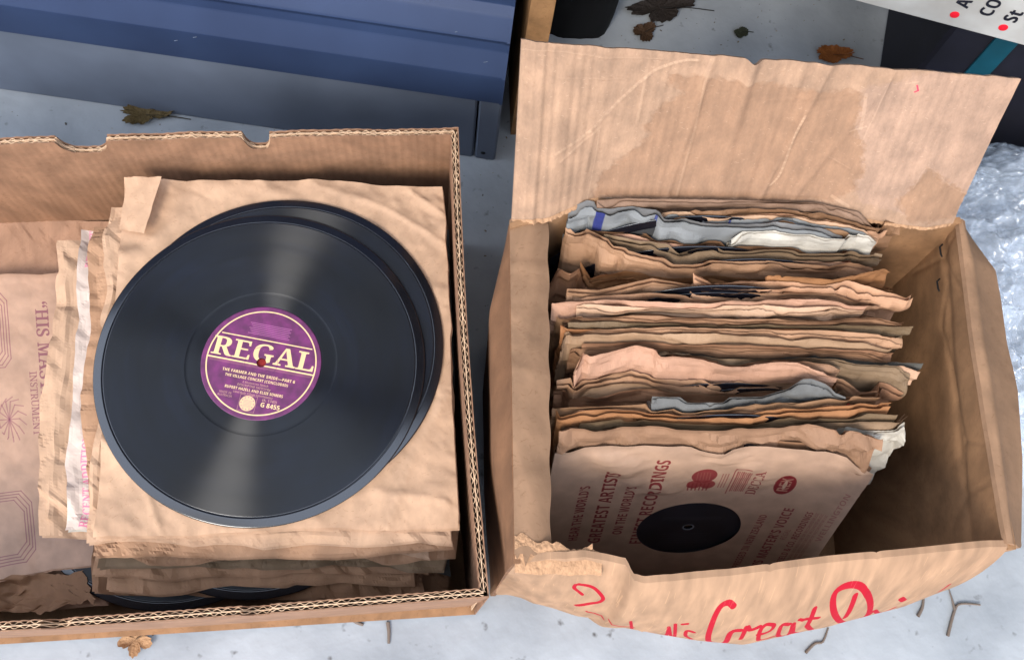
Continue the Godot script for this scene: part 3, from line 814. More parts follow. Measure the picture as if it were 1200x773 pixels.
	for d in [[Vector2(0.0845, 0.0175)], [Vector2(0.1300, 0.0175)]]:
		var o := put("red_dot", lathe([Vector2(0.0001, 0.0006), Vector2(0.0040, 0.0006), Vector2(0.0041, 0.0)], 20), M.red_ink, w)
		o.transform = Transform3D(Basis(Vector3.RIGHT, PI / 2), Vector3(d[0].x, d[0].y, 0.0))
	for d in [["A", 0.0845, 0.034], ["CO", 0.1075, 0.037], ["St", 0.1300, 0.034]]:
		var o := put("lettering", text_mesh(d[0], "Droid Sans", 700, 0.0165, 0.0006), M.black_ink, w)
		o.transform = Transform3D(Basis(Vector3.BACK, PI / 2), Vector3(d[1], d[2], 0.0004))
	bubble_wrap()


func bubble_wrap():
	var t := thing("bubble_wrap", "crumpled heap of clear bubble wrap beside the right carton", "bubble wrap", Vector3(0.40, 0, -0.52))
	var m := StandardMaterial3D.new()
	m.albedo_color = Color(0.82, 0.87, 0.93, 0.20)
	m.transparency = BaseMaterial3D.TRANSPARENCY_ALPHA
	m.roughness = 0.12
	m.metallic_specular = 0.8
	var n := FastNoiseLite.new()
	n.seed = 3
	n.frequency = 1.0
	for layer in 3:
		var ly := layer
		var f := func(a: float, b: float) -> Vector3:
			var x := a * 0.42
			var z := b * 0.36
			var edge := sin(PI * clampf(a * 1.0, 0, 1)) * sin(PI * clampf(b, 0, 1))
			var hump := pow(maxf(edge, 0.0), 0.45)
			var y := hump * (0.10 + 0.035 * ly + 0.05 * n.get_noise_2d(x * 14.0 + ly * 9.0, z * 14.0)) + 0.022 * hump * crease(x * 1.1 + ly, z * 1.1, 70 + ly)
			# bubbles: a hexagonal field of domes
			var s := 0.0115
			var row := floorf(z / (s * 0.866))
			var cx := (x / s + fmod(row, 2.0) * 0.5)
			var p := Vector2(cx - floorf(cx) - 0.5, z / (s * 0.866) - row - 0.5) * 2.0
			var d := maxf(0.0, 1.0 - p.length_squared() * 1.25)
			y += 0.0042 * sqrt(d)
			return Vector3(x + 0.012 * crease(x + 3.0, z, 80 + ly), maxf(y, 0.002 + 0.001 * ly), z + 0.012 * crease(z, x, 83 + ly))
		put("plastic_sheet", sheet(190, 170, f), m, t)


# ------------------------------------------------------------------ left carton: double-wall board with open flutes
func left_carton():
	var t := thing("open_carton", "low open double-wall cardboard carton at left, holding flat records", "carton")
	var C := [Vector2(-0.60, -0.392), Vector2(0.0227, -0.425), Vector2(0.0411, -0.0476), Vector2(-0.60, -0.0236)]
	# the outer corners, in the order back left, back right, front right, front left
	board_wall(t, "back_wall", C[0], C[1], [Vector2(0.4845, 0.545), Vector2(0.718, 0.752)], 0.004, 0.6)
	board_wall(t, "right_wall", C[1], C[2], [], -0.003, 0.0)
	board_wall(t, "front_wall", C[2], C[3], [Vector2(0.2375, 0.266), Vector2(0.4495, 0.474)], 0.003, 0.0)
	board_wall(t, "left_wall", C[3], C[0], [], 0.0, 0.0)
	put("bottom", sheet(2, 2, func(a: float, b: float) -> Vector3:
		var p: Vector2 = C[0].lerp(C[1], a).lerp(C[3].lerp(C[2], a), b)
		return Vector3(p.x, 0.006, p.y)), M.kraft_in, t)


func board_wall(t: Node3D, called: String, a: Vector2, b: Vector2, notches: Array, bow: float, slot: float):
	var L := a.distance_to(b)
	var d := (b - a) / L
	var nrm := Vector2(-d.y, d.x)   # points into the carton for corners in that order
	var top := func(s: float) -> float:
		var y := 0.2335 + 0.0007 * sin(s * 61.0 + a.x * 40.0) + 0.0005 * sin(s * 143.0)
		for q in notches:
			var k: float = (s / L - (q.x + q.y) / 2.0) / ((q.y - q.x) / 2.0)
			if absf(k) < 1.0:
				y -= 0.019 * pow(1.0 - pow(absf(k), 3.0), 0.5)
		return y
	var where := func(s: float, depth: float) -> Vector2:
		return a + d * s + nrm * (depth - bow * sin(PI * s / L))
	var n := int(L / 0.002)
	var w := Node3D.new()
	w.name = called
	t.add_child(w)
	var layer := func(name: String, depth: float, thick: float, m: Material, ribs: float, inset: float):
		put(name, slab(n, 8, func(u: float, v: float) -> Vector3:
			var s := lerpf(inset, L - inset, u)
			var y: float = lerpf(top.call(s) + (0.0004 * sin(s * 700.0)), 0.002, pow(v, 1.5))
			var rib := ribs * (absf(sin(s * PI / 0.0068)) - 0.5)
			var p: Vector2 = where.call(s, depth + rib + (0.008 * (1.0 - y / 0.2335) if called == "front_wall" else 0.0))
			return Vector3(p.x, y, p.y), Vector3(nrm.x * thick, 0, nrm.y * thick)), m, w)
	layer.call("outer_liner", 0.0, 0.0009, M.liner, 0.00012, 0.0)
	layer.call("middle_liner", 0.0030, 0.0007, M.flute, 0.0, 0.004)
	layer.call("inner_liner", 0.0058, 0.0008, M.liner, 0.0006, 0.0066)
	for k in 2:
		var base := 0.00185 + 0.00281 * k
		var pitch := 0.0066 + 0.0006 * k
		var m := int(L / pitch * 6)
		put("fluting", slab(m, 4, func(u: float, v: float) -> Vector3:
			var s := lerpf(0.004, L - 0.004, u)
			var wv := sin(TAU * s / pitch + 0.9 * sin(s * 31.0 + k))
			wv = clampf(wv * 1.25, -1, 1) * (0.82 + 0.18 * sin(s * 57.0 + k * 2.0) * sin(s * 23.0))
			var y: float = lerpf(top.call(s) - 0.0009 + 0.0007 * sin(s * 311.0) + 0.0006 * sin(s * 47.0 + k), 0.15, v)
			var p: Vector2 = where.call(s, base + 0.00092 * wv + (0.008 * (1.0 - y / 0.2335) if called == "front_wall" else 0.0))
			return Vector3(p.x, y, p.y), Vector3(nrm.x * 0.00055, 0, nrm.y * 0.00055)), M.flute, w)


# ------------------------------------------------------------------ records
var disc_mesh: ArrayMesh


func record_mesh() -> ArrayMesh:
	if disc_mesh:
		return disc_mesh
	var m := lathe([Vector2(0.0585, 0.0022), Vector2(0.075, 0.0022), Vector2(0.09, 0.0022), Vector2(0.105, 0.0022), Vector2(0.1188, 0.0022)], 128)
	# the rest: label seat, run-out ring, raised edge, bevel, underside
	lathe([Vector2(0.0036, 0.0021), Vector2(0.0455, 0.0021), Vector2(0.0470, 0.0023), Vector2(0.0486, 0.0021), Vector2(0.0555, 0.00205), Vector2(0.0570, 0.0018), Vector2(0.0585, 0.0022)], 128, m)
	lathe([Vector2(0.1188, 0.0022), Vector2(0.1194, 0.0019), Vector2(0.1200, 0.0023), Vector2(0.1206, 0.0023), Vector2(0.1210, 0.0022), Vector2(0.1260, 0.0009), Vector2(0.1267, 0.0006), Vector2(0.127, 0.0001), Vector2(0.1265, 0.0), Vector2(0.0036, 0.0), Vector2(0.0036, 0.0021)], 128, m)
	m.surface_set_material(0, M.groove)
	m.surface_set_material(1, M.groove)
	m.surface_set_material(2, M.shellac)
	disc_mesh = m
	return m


func label_image() -> Image:
	var S := 768
	var im := new_image(S, S, Color(0.35, 0.115, 0.29), 0.28, 50)
	var gold := Color(0.82, 0.72, 0.50)
	var c := Vector2(S, S) / 2.0
	disc(im, c, 354, gold, 0.95, 345)
	# bar with the name: two lines across, and the ring thickened below
	stroke(im, [Vector2(88, 232), Vector2(680, 232)], 7, gold)
	stroke(im, [Vector2(34, 402), Vector2(734, 402)], 9, gold)
	for k in 9:
		stroke(im, [Vector2(40 + k * 2.5, 402 + k * 3.0), Vector2(728 - k * 2.5, 402 + k * 3.0)], 1.2 if k % 3 else 3.5, gold, 0.25 if k else 1.0)
	write(im, "REGAL", Vector2(384, 322), 0, 172, gold, "Droid Serif", 700, 1.12)
	write(im, "REGAL", Vector2(384, 322), 0, 160, Color(0.62, 0.42, 0.42), "Droid Serif", 700, 1.18, 0.16)
	for k in 7:
		stroke(im, [Vector2(250 + 9 * (k % 3), 128 + k * 12), Vector2(520 - 12 * (k % 2), 128 + k * 12)], 4.5, Color(0.75, 0.52, 0.60), 0.55)
		for j in 26:
			stroke(im, [Vector2(258 + j * 10 + (k * 37 % 7), 122 + k * 12), Vector2(258 + j * 10 + (k * 37 % 7), 134 + k * 12)], 3, Color(0.44, 0.13, 0.42), 0.5)
	write(im, "THE FARMER AND THE BRIDE—PART 6", Vector2(390, 470), 0, 27, gold, "Droid Sans", 700, 0.98)
	write(im, "THE VILLAGE CONCERT (CONCLUDED)", Vector2(384, 502), 0, 25, gold, "Droid Sans", 700, 0.92)
	write(im, "A Humorous Sketch", Vector2(384, 530), 0, 18, gold, "Droid Serif", 400, 1.0, 0.8)
	write(im, "DESCRIPTIVE SKETCH by", Vector2(380, 552), 0, 20, gold, "Droid Sans", 400, 1.0, 0.8)
	write(im, "RUPERT HAZELL AND ELSIE SOMERS", Vector2(386, 578), 0, 25, gold, "Droid Sans", 700, 0.9)
	write(im, "(And their Village Entertainers)", Vector2(386, 602), 0, 18, gold, "Droid Serif", 400, 0.95, 0.8)
	write(im, "MADE IN", Vector2(212, 618), 0, 20, gold, "Droid Sans", 400, 1.0, 0.7)
	write(im, "AUSTRALIA", Vector2(212, 638), 0, 20, gold, "Droid Sans", 400, 0.95, 0.7)
	write(im, "(A. 1740)", Vector2(500, 624), 0, 24, gold, "Droid Sans", 400, 1.0, 0.8)
	write(im, "G 8455", Vector2(512, 656), 0, 40, gold, "Droid Sans", 700, 1.0)
	disc(im, Vector2(366, 664), 50, gold, 0.85)
	for k in 12:
		disc(im, Vector2(366, 664) + Vector2(cos(k * 0.52), sin(k * 0.52)) * 40, 4, Color(0.5, 0.2, 0.42), 0.6)
	for k in 6:
		stroke(im, [Vector2(340, 642 + k * 9), Vector2(392, 646 + k * 8)], 2.5, Color(0.5, 0.2, 0.42), 0.4)
	stroke(im, [Vector2(312, 612), Vector2(420, 612), Vector2(420, 716), Vector2(312, 716), Vector2(312, 612)], 3, gold, 0.45)
	disc(im, c, 106, Color(0.26, 0.06, 0.26), 0.5, 103)
	# wear round the hole
	for k in 40:
		var a := rng.randf() * TAU
		var r := 36.0 + rng.randf() * 60.0
		disc(im, c + Vector2(cos(a), sin(a)) * r, rng.randf_range(0.8, 2.2), Color(0.8, 0.62, 0.62), 0.35)
	return im


func worn_label() -> Image:
	var im := new_image(256, 256, Color(0.13, 0.13, 0.15), 0.3, 52)
	var c := Vector2(128, 128)
	disc(im, c, 122, Color(0.30, 0.30, 0.33), 0.35, 119)
	disc(im, c, 14, Color(0.55, 0.56, 0.58), 0.8, 10)  # pale centre ring: the spindle highlight, painted on
	for k in 5:
		stroke(im, [Vector2(70 + 6 * (k % 2), 160 + k * 11), Vector2(186 - 7 * (k % 3), 160 + k * 11)], 4, Color(0.32, 0.31, 0.33), 0.35)
	stroke(im, [Vector2(66, 84), Vector2(190, 84)], 16, Color(0.30, 0.30, 0.32), 0.3)
	return im


func label_mesh() -> ArrayMesh:
	var m := lathe([Vector2(0.0461, -0.0003), Vector2(0.0461, 0.0002), Vector2(0.0455, 0.0003), Vector2(0.006, 0.0003), Vector2(0.0037, 0.0001)], 96)
	var a := m.surface_get_arrays(0)
	var v: PackedVector3Array = a[Mesh.ARRAY_VERTEX]
	var uv: PackedVector2Array = a[Mesh.ARRAY_TEX_UV]
	for i in v.size():
		uv[i] = Vector2(0.5 + v[i].x / 0.0922, 0.5 + v[i].z / 0.0922)
	a[Mesh.ARRAY_TEX_UV] = uv
	var o := ArrayMesh.new()
	o.add_surface_from_arrays(Mesh.PRIMITIVE_TRIANGLES, a)
	return o


func make_record(label: String, at: Vector3, turn: float, plain_label: bool, group := "") -> Node3D:
	var r := thing("record", label, "record", at, turn, group)
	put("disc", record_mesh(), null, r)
	var lm: Material = M.label_red if plain_label else M.label
	var l := put("label", label_mesh(), lm, r)
	l.position.y = 0.0022
	return r


func flat_stack():
	M.label = printed(label_image(), 0.6)
	M.dark_label = mat(Color(0.17, 0.175, 0.20), 0.35, tex_mottle, 20.0)
	M.label_red = mat(Color(0.55, 0.14, 0.12), 0.6, tex_mottle, 20.0)
	var names := {
		"A": "light tan paper sleeve with a folded corner, lying directly under the top records", "B": "tan sleeve second from the top of the flat pile",
		"L": "tan sleeve with ragged left edge, directly above the white stamped one",
		"C": "white sleeve with pink stamped words showing at the left of the flat pile", "D": "light tan sleeve sticking out furthest left from the flat pile",
		"E": "brown sleeve just below the one that sticks out furthest left", "F": "olive sleeve at mid height of the flat pile", "G": "tan sleeve above the record with the bright rim",
		"H": "brown sleeve low in the flat pile, above the pale edged record", "I": "greyish brown sleeve near the bottom of the flat pile", "J": "blue-grey sleeve glimpsed in the right front corner of the left carton",
		"K": "brown sleeve lowest of the flat pile at its right front corner", "V": "pinkish brown sleeve printed with HIS MASTER'S and INSTRUMENT, left of the pile", "X": "plain pinkish sleeve lying under the printed one at the back left"}
	flat_grid = ground_grid(Vector2(-0.60, -0.43), Vector2(0.05, -0.03), 0.004, 0.02)
	for k in ["K", "X", "0", "J", "V", "I", "1", "H", "G", "F", "E", "D", "C", "L", "B", "A"]:
		if k == "0":
			rest_record("dark record at the bottom of the left carton, poking out front left", Vector3(-0.2151, 0.0913, -0.1777), 1.0)
		elif k == "1":
			rest_record("record low in the flat pile whose front rim shines in the light", Vector3(-0.1439, 0.1258, -0.1836), 0.3)
		else:
			flat_sleeve(k, FLAT[k][0], FLAT[k][1], FLAT[k][2], names[k])
	var cp := thing("crumpled_paper", "crumpled brown paper at the bottom left, in front of the printed pinkish sleeve", "paper")
	var cq := [Vector2(-0.3746, -0.0772), Vector2(-0.2819, -0.0848), Vector2(-0.2655, -0.0575), Vector2(-0.3707, -0.0506)]
	put("paper", layered(60, 40, func(u: float, v: float) -> Vector3:
		var p: Vector2 = cq[0].lerp(cq[1], u).lerp(cq[3].lerp(cq[2], u), v)
		p += Vector2(crease(v * 0.2, u * 0.1, 130, 4), crease(u * 0.25, v * 0.1, 131, 4)) * 0.006
		return Vector3(p.x, 0.102 + 0.006 * crease(u * 0.16, v * 0.10, 132, 5), p.y), flat_grid, 0.0005, 1), M.brown, cp)
	var under := rest_record("black record half hidden beneath the purple labelled one", Vector3(-0.1171, 0.2026, -0.2449), 0.6)
	var at := Vector3(-0.1316, 0.2053, -0.2294)
	at.y = under.position.y + 0.0026
	var top := make_record("top shellac record with a purple and gold label on the flat pile", at, -0.20, false)
	top.rotation.x = 0.002


func rest_record(label: String, at: Vector3, turn: float) -> Node3D:
	for k in 260:
		var p := Vector2(at.x, at.z) + Vector2.from_angle(k * 2.4) * 0.126 * sqrt(k / 260.0)
		at.y = maxf(at.y, top_at(flat_grid, p.x, p.y) + 0.0004)
	lay_disc(flat_grid, Vector2(at.x, at.z), 0.127, at.y + 0.0026)
	return make_record(label, at, turn, true)


var flat_grid := {}
var stand_grid := {}


const FLAT_FOLDS := {
	"A": [[Vector2(0.80, 0.99), Vector2(0.88, 0.80), Vector2(1.0, 0.62)], [Vector2(0.55, 0.93), Vector2(0.78, 0.90), Vector2(0.97, 0.93)], [Vector2(0.02, 0.45), Vector2(0.06, 0.62), Vector2(0.05, 0.8)], [Vector2(0.06, 0.80), Vector2(0.20, 0.90), Vector2(0.36, 0.95)],
		[Vector2(0.0, 0.75), Vector2(0.12, 0.86), Vector2(0.18, 0.99)], [Vector2(0.35, 0.99), Vector2(0.46, 0.945), Vector2(0.60, 0.97)], [Vector2(0.60, 0.02), Vector2(0.80, 0.07), Vector2(0.99, 0.18)], [Vector2(0.90, 0.02), Vector2(0.99, 0.09)], [Vector2(0.02, 0.25), Vector2(0.12, 0.17), Vector2(0.20, 0.10)]],
	"B": [[Vector2(0.01, 0.1), Vector2(0.03, 0.5), Vector2(0.01, 0.9)], [Vector2(0.05, 0.98), Vector2(0.4, 0.96), Vector2(0.7, 0.985)]],
	"V": [[Vector2(0.78, 0.02), Vector2(0.90, 0.08), Vector2(0.97, 0.2)], [Vector2(0.70, 0.04), Vector2(0.86, 0.13), Vector2(0.93, 0.24)], [Vector2(0.80, 0.97), Vector2(0.92, 0.90), Vector2(1.0, 0.86)]],
	"D": [[Vector2(0.02, 0.05), Vector2(0.05, 0.5), Vector2(0.03, 0.95)], [Vector2(0.0, 0.85), Vector2(0.08, 0.92)]]}


func flat_sleeve(key: String, col: String, h: float, q: Array, label: String):
	var t := thing("record_sleeve", label, "record sleeve")
	var sd := key.unicode_at(0)
	var m: Material = M[col]
	if key == "V":
		m = hmv_flat()
	elif key == "C":
		m = pink_stamp()
	var rough := 0.8 if key in ["V", "X"] else (0.75 if key == "A" else 1.7 if key in ["B", "C", "D", "G", "H"] else 2.4)
	var drop := 0.0
	for leaf in [1, 0]:
		var lf: int = leaf
		var f := func(u: float, v: float) -> Vector3:
			var uu := u
			var vv := v
			var p: Vector2 = q[0].lerp(q[1], uu).lerp(q[3].lerp(q[2], uu), vv)
			var c: Vector2 = (q[0] + q[1] + q[2] + q[3]) / 4.0
			var r := p.distance_to(c)
			var out := clampf((r - 0.105) / 0.05, 0.0, 1.0)
			var e := minf(minf(uu, 1 - uu), minf(vv, 1 - vv))
			var border := 1.0 - smoothstep(0.0, 0.12, e)
			var y := h - 0.0035 * lf
			y += (0.0026 if key in ["A", "V", "X"] else 0.0036) * rough * crease(p.x * 1.25, p.y * 1.25, sd, 5) * (0.06 + out * 1.1)
			y -= 0.0025 * out
			if lf == 0 and FLAT_FOLDS.has(key):
				for l in FLAT_FOLDS[key]:
					y += 0.0022 * ridge(Vector2(u, v), l, 0.010) * (0.3 + out)
			if key == "A" and lf == 0:
				y += 0.004 * border * maxf(0.0, crease(p.x * 1.4, p.y * 1.4, sd + 9))
			if key == "V":
				y = h + 0.002 * crease(p.x * 0.9, p.y * 0.9, sd, 3) - 0.014 * pow(clampf((uu - 0.75) / 0.25, 0, 1) * clampf((vv - 0.75) / 0.25, 0, 1), 0.8)
			var wob := Vector2(crease(p.y * 0.6, 0.3, sd + 20, 4), crease(p.x * 0.6, 0.7, sd + 21, 4)) * 0.0042 * border * rough
			p += wob + Vector2(0.001, 0.0012) * lf
			return Vector3(p.x, y, p.y)
		put("upper_leaf" if leaf == 0 else "lower_leaf", layered(100, 100, f, flat_grid, 0.0005, 1, not key in ["V", "A"] and leaf == 0), m if leaf == 0 else M[col], t)
	if key == "A":
		# the folded-over back left corner
		var a: Vector2 = q[0]
		put("folded_corner", sheet(10, 10, func(u: float, v: float) -> Vector3:
			var p := a + Vector2(0.002, 0.001) + Vector2(0.030, 0.004).lerp(Vector2(0.021, 0.018), v) * u + Vector2(-0.002, 0.047) * v * (1.0 - 0.25 * u)
			return Vector3(p.x, h + 0.0015 + 0.009 * u * (1.0 - 0.4 * v) + 0.0012 * crease(u * 0.3, v * 0.3, 5), p.y)), m, t)


func hmv_flat() -> Material:
	var im := new_image(1024, 1024, Color(0.65, 0.515, 0.42), 0.12, 61)
	var ink := Color(0.42, 0.20, 0.26)
	var q: Array = FLAT["V"][2]
	# positions in the sheet as shares of its width and depth; type reads from back to front
	write(im, "“HIS MASTER'S VOICE”", Vector2(893, 452), PI / 2, 58, ink, "Droid Serif", 700, 1.02, 0.72)
	write(im, "INSTRUMENT", Vector2(850, 472), PI / 2, 34, ink, "Droid Serif", 400, 1.0, 0.75)
	for k in 4:
		var d := k * 9.0
		stroke(im, [Vector2(600, 70 + d), Vector2(760 - d, 70 + d), Vector2(782 - d, 100 + d), Vector2(782 - d, 310 - d), Vector2(760 - d, 340 - d), Vector2(600, 340 - d)], 3.0, ink, 0.55)
		stroke(im, [Vector2(600, 760 + d), Vector2(780 - d, 760 + d), Vector2(812 - d, 800 + d), Vector2(812 - d, 950 - d), Vector2(780 - d, 985 - d), Vector2(600, 985 - d)], 3.0, ink, 0.55)
	for k in 14:
		var a := k * 0.45
		stroke(im, [Vector2(760, 520), Vector2(760 + 34 * cos(a), 520 + 62 * sin(a)), Vector2(772 + 46 * cos(a + 0.3), 520 + 76 * sin(a + 0.3))], 4, ink, 0.4)
	return printed(im, 0.65, tex_crumple, 0.08)


func pink_stamp() -> Material:
	var im := new_image(1024, 1024, Color(0.70, 0.62, 0.56), 0.16, 62)
	var ink := Color(0.78, 0.22, 0.42)
	write(im, "RECENT ADDITIONS", Vector2(52, 860), -PI / 2, 34, ink, "Droid Serif", 700, 0.9, 0.6)
	write(im, "RECENT", Vector2(34, 70), -PI / 2, 34, ink, "Droid Serif", 700, 1.0, 0.5)
	write(im, "RECORDS", Vector2(78, 66), -PI / 2, 26, ink, "Droid Sans", 700, 1.0, 0.75)
	return printed(im, 0.65, tex_crumple, 0.08)


# ------------------------------------------------------------------ right carton
const FRONT_FOLDS := [[Vector2(0.30, 0.02), Vector2(0.315, 0.2), Vector2(0.31, 0.4)], [Vector2(0.395, 0.05), Vector2(0.41, 0.3)], [Vector2(0.50, 0.0), Vector2(0.49, 0.12), Vector2(0.505, 0.3)], [Vector2(0.60, 0.03), Vector2(0.63, 0.28)],
	[Vector2(0.72, 0.0), Vector2(0.735, 0.2)], [Vector2(0.85, 0.1), Vector2(0.93, 0.02)], [Vector2(0.13, 0.12), Vector2(0.19, 0.05), Vector2(0.22, 0.16)], [Vector2(0.15, 0.3), Vector2(0.21, 0.2)], [Vector2(0.82, 0.02), Vector2(0.90, 0.25)]]


func front_wall(u: float, v: float) -> Vector3:
	var x := lerpf(0.055, 0.392, u)
	var z: float = along(FRONT_TOP, clampf((x - FRONT_TOP[0].x) / (FRONT_TOP[-1].x - FRONT_TOP[0].x), 0, 1)).y
	var b: float = along(FRONT_BULGE, u).y
	var y := 0.30 * (1.0 - v)
	var fold := -0.0022 * exp(-pow((x - 0.1335) / 0.004, 2.0)) * exp(-v * 3.0)
	var wr := 0.0006 * crease(x * 1.0, v * 0.25, 90, 3) * (1.0 + 2.0 * exp(-pow((x - 0.11) / 0.04, 2.0)))
	if v < 0.5:
		for l in FRONT_FOLDS:
			wr += 0.0009 * ridge(Vector2(u, v), l, 0.005)
	return Vector3(x, y + 0.0012 * sin(x * 90.0) * (1 - v), z + (-0.065 - z) * v + b * sin(PI * pow(v, 0.8)) + wr + fold)


func right_carton():
	var t := thing("record_carton", "cardboard carton of upright sleeves with a raised torn flap and red script on its front", "carton")
	# front wall with its print
	var W := 2048
	var H := 560   # covers v from 0 to 0.6
	var im := new_image(W, H, KRAFT, 0.15, 71, Vector2(1.2, 0.6))
	for s in SCRIPT_STROKES:
		var px := []
		for p in s[1]:
			px.append(Vector2(p.x * W, p.y / 0.6 * H))
		stroke(im, smooth(px), s[0] * 0.86 / 0.337 * W, Color(0.58, 0.035, 0.11))
	for k in 160:
		# wear in the ink and along the board
		var p := Vector2(rng.randf() * W, rng.randf() * H * 0.6)
		stroke(im, [p, p + Vector2(rng.randf_range(-6, 6), rng.randf_range(10, 60))], rng.randf_range(1, 3), Color(0.74, 0.58, 0.43), 0.35)
	var fm := printed(im, 0.85)
	fm.metallic_specular = 0.3
	var fw := slab(200, 100, func(u: float, v: float) -> Vector3: return front_wall(u, v), Vector3(0, 0, -0.0045))
	fw = remap_uv(fw, Vector2(1.0, 1.0 / 0.6))
	put("front_wall", fw, fm, t)
	# back wall, side walls, bottom
	var back := [Vector2(0.057, -0.305), Vector2(0.09, -0.317), Vector2(0.12, -0.326), Vector2(0.22, -0.329), Vector2(0.30, -0.325), Vector2(0.35, -0.316), Vector2(0.40, -0.313)]
	put("back_wall", slab(60, 24, func(u: float, v: float) -> Vector3:
		var p := along(back, 1.0 - u)
		return Vector3(p.x + 0.016 * sin(PI * v) * pow(1.0 - u, 3.0), 0.304 * (1 - v), lerpf(p.y, -0.31, v) - 0.006 * sin(PI * v) + 0.0008 * crease(p.x, v * 0.3, 91)), Vector3(0, 0, 0.0045)), M.kraft_in, t)
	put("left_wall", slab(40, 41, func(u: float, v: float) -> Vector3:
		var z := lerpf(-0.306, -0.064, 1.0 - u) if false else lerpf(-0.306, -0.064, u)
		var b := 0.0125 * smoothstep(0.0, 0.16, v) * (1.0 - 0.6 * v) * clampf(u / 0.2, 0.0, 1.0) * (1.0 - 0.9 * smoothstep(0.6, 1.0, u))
		return Vector3(0.0565 - 0.003 * u * (1 - v) - b + 0.0006 * crease(z * 0.8, v * 0.25, 92, 3), 0.30 * (1 - v), z), Vector3(0.0045, 0, 0)), M.kraft_shaded, t)  # shade on this face is painted by the darker board
	var right := [Vector2(-0.313, 0.4005), Vector2(-0.216, 0.3945), Vector2(-0.096, 0.391), Vector2(-0.067, 0.391)]
	var right_folds := [[Vector2(0.940, 0.126), Vector2(0.850, 0.119), Vector2(0.724, 0.187), Vector2(0.683, 0.166), Vector2(0.544, 0.148), Vector2(0.460, 0.159)],
		[Vector2(0.940, 0.126), Vector2(0.809, 0.052), Vector2(0.769, 0.033)], [Vector2(0.649, 0.167), Vector2(0.502, 0.147), Vector2(0.342, 0.134), Vector2(0.182, 0.187), Vector2(0.108, 0.285)],
		[Vector2(0.982, 0.317), Vector2(0.940, 0.126), Vector2(0.971, 0.036)], [Vector2(0.342, 0.134), Vector2(0.30, 0.02)], [Vector2(0.182, 0.187), Vector2(0.2, 0.01)]]
	var rw := put("right_wall", slab(130, 110, func(u: float, v: float) -> Vector3:
		var z := lerpf(-0.313, -0.067, 1.0 - u)
		var x: float = along(right, (z + 0.313) / 0.246).y
		var q := Vector2(u, v)
		var folds := 0.0
		if v < 0.5:
			for l in right_folds:
				folds += ridge(q, l, 0.0055)
		var bend := 0.0016 * exp(-pow((v - 0.10 - 0.10 * (z + 0.313) / 0.246) / 0.02, 2.0))
		return Vector3(x + 0.012 * sin(PI * v) + 0.0010 * crease(z * 0.8, v * 0.25, 93, 3) + bend + 0.0012 * folds, 0.2995 * (1 - v), z), Vector3(0.0055, 0, 0)), M.kraft_in, t)
	for p in [Vector3(0.3890, 0.272, -0.300), Vector3(0.3775, 0.262, -0.275)]:
		var sl := put("staple", tube([Vector3(-0.001, 0.003, -0.004), Vector3(-0.002, 0.0, -0.003), Vector3(-0.0022, 0.0, 0.003), Vector3(-0.001, -0.001, 0.005)], [0.0007, 0.0008, 0.0008, 0.0006], 6), M.dark, rw)
		sl.position = Vector3(along(right, (p.z + 0.313) / 0.246).y + 0.0005, p.y, p.z)
	put("bottom", box(Vector3(0.334, 0.004, 0.244), Vector3(0.226, 0.004, -0.187), 0.001), M.kraft_in, t)
	# stub of the left flap, folded inwards over the sleeves
	put("left_flap", slab(60, 14, func(u: float, v: float) -> Vector3:
		var z := lerpf(-0.309, -0.070, u)
		var x0 := 0.0572 - 0.003 * u
		var w := lerpf(0.029, 0.0245, u) + 0.0006 * sin(u * 40.0)
		var torn := 0.004 * maxf(0.0, crease(v * 0.7, 0.2, 95)) * (pow(u, 30.0) * 3.0 - pow(1.0 - u, 30.0) * 2.0)
		var cr := 0.0013 * (exp(-pow((u - 0.15) / 0.012, 2.0)) + 0.8 * exp(-pow((u - 0.47 - 0.02 * v) / 0.015, 2.0)) + exp(-pow((u - 0.80 + 0.03 * v) / 0.012, 2.0)) - 0.7 * exp(-pow((u - 0.28) / 0.02, 2.0)))
		return Vector3(x0 + w * v, 0.3015 + 0.002 * sin(PI * v) - 0.006 * v + cr + 0.0004 * crease(z * 0.9, v * 0.05, 96, 3), z + torn), func(_u: float, _v: float) -> Vector3: return Vector3(0.0, -0.004, 0)), M.kraft, t)
	# stub of the right flap, folded outwards
	var edge := [Vector2(-0.313, 0.418), Vector2(-0.295, 0.427), Vector2(-0.28, 0.435), Vector2(-0.2566, 0.4344), Vector2(-0.2222, 0.4323), Vector2(-0.1836, 0.4332), Vector2(-0.1338, 0.4263), Vector2(-0.072, 0.4129)]
	put("right_flap", slab(60, 16, func(u: float, v: float) -> Vector3:
		var z := lerpf(-0.313, -0.070, 1.0 - u)
		var x0: float = along(right, (z + 0.313) / 0.246).y - 0.001
		var x1: float = along(edge, (z + 0.313) / 0.241).y
		var k := v
		var y := 0.3015 + 0.0012 * sin(minf(k / 0.25, 1.0) * PI) - 0.021 * pow(maxf(0.0, (k - 0.22) / 0.78), 0.8)
		return Vector3(lerpf(x0, x1, k), y + 0.0007 * crease(z * 0.9, k * 0.06, 97, 3), z + 0.002 * crease(k * 0.3, z, 98) * (pow(u, 20.0) + pow(1.0 - u, 20.0))), Vector3(-0.001, -0.004, 0)), M.kraft, t)
	torn_corner(t)
	back_flap(t)


func remap_uv(m: ArrayMesh, s: Vector2) -> ArrayMesh:
	var a := m.surface_get_arrays(0)
	var uv: PackedVector2Array = a[Mesh.ARRAY_TEX_UV]
	for i in uv.size():
		uv[i] *= s
	a[Mesh.ARRAY_TEX_UV] = uv
	var o := ArrayMesh.new()
	o.add_surface_from_arrays(Mesh.PRIMITIVE_TRIANGLES, a)
	return o


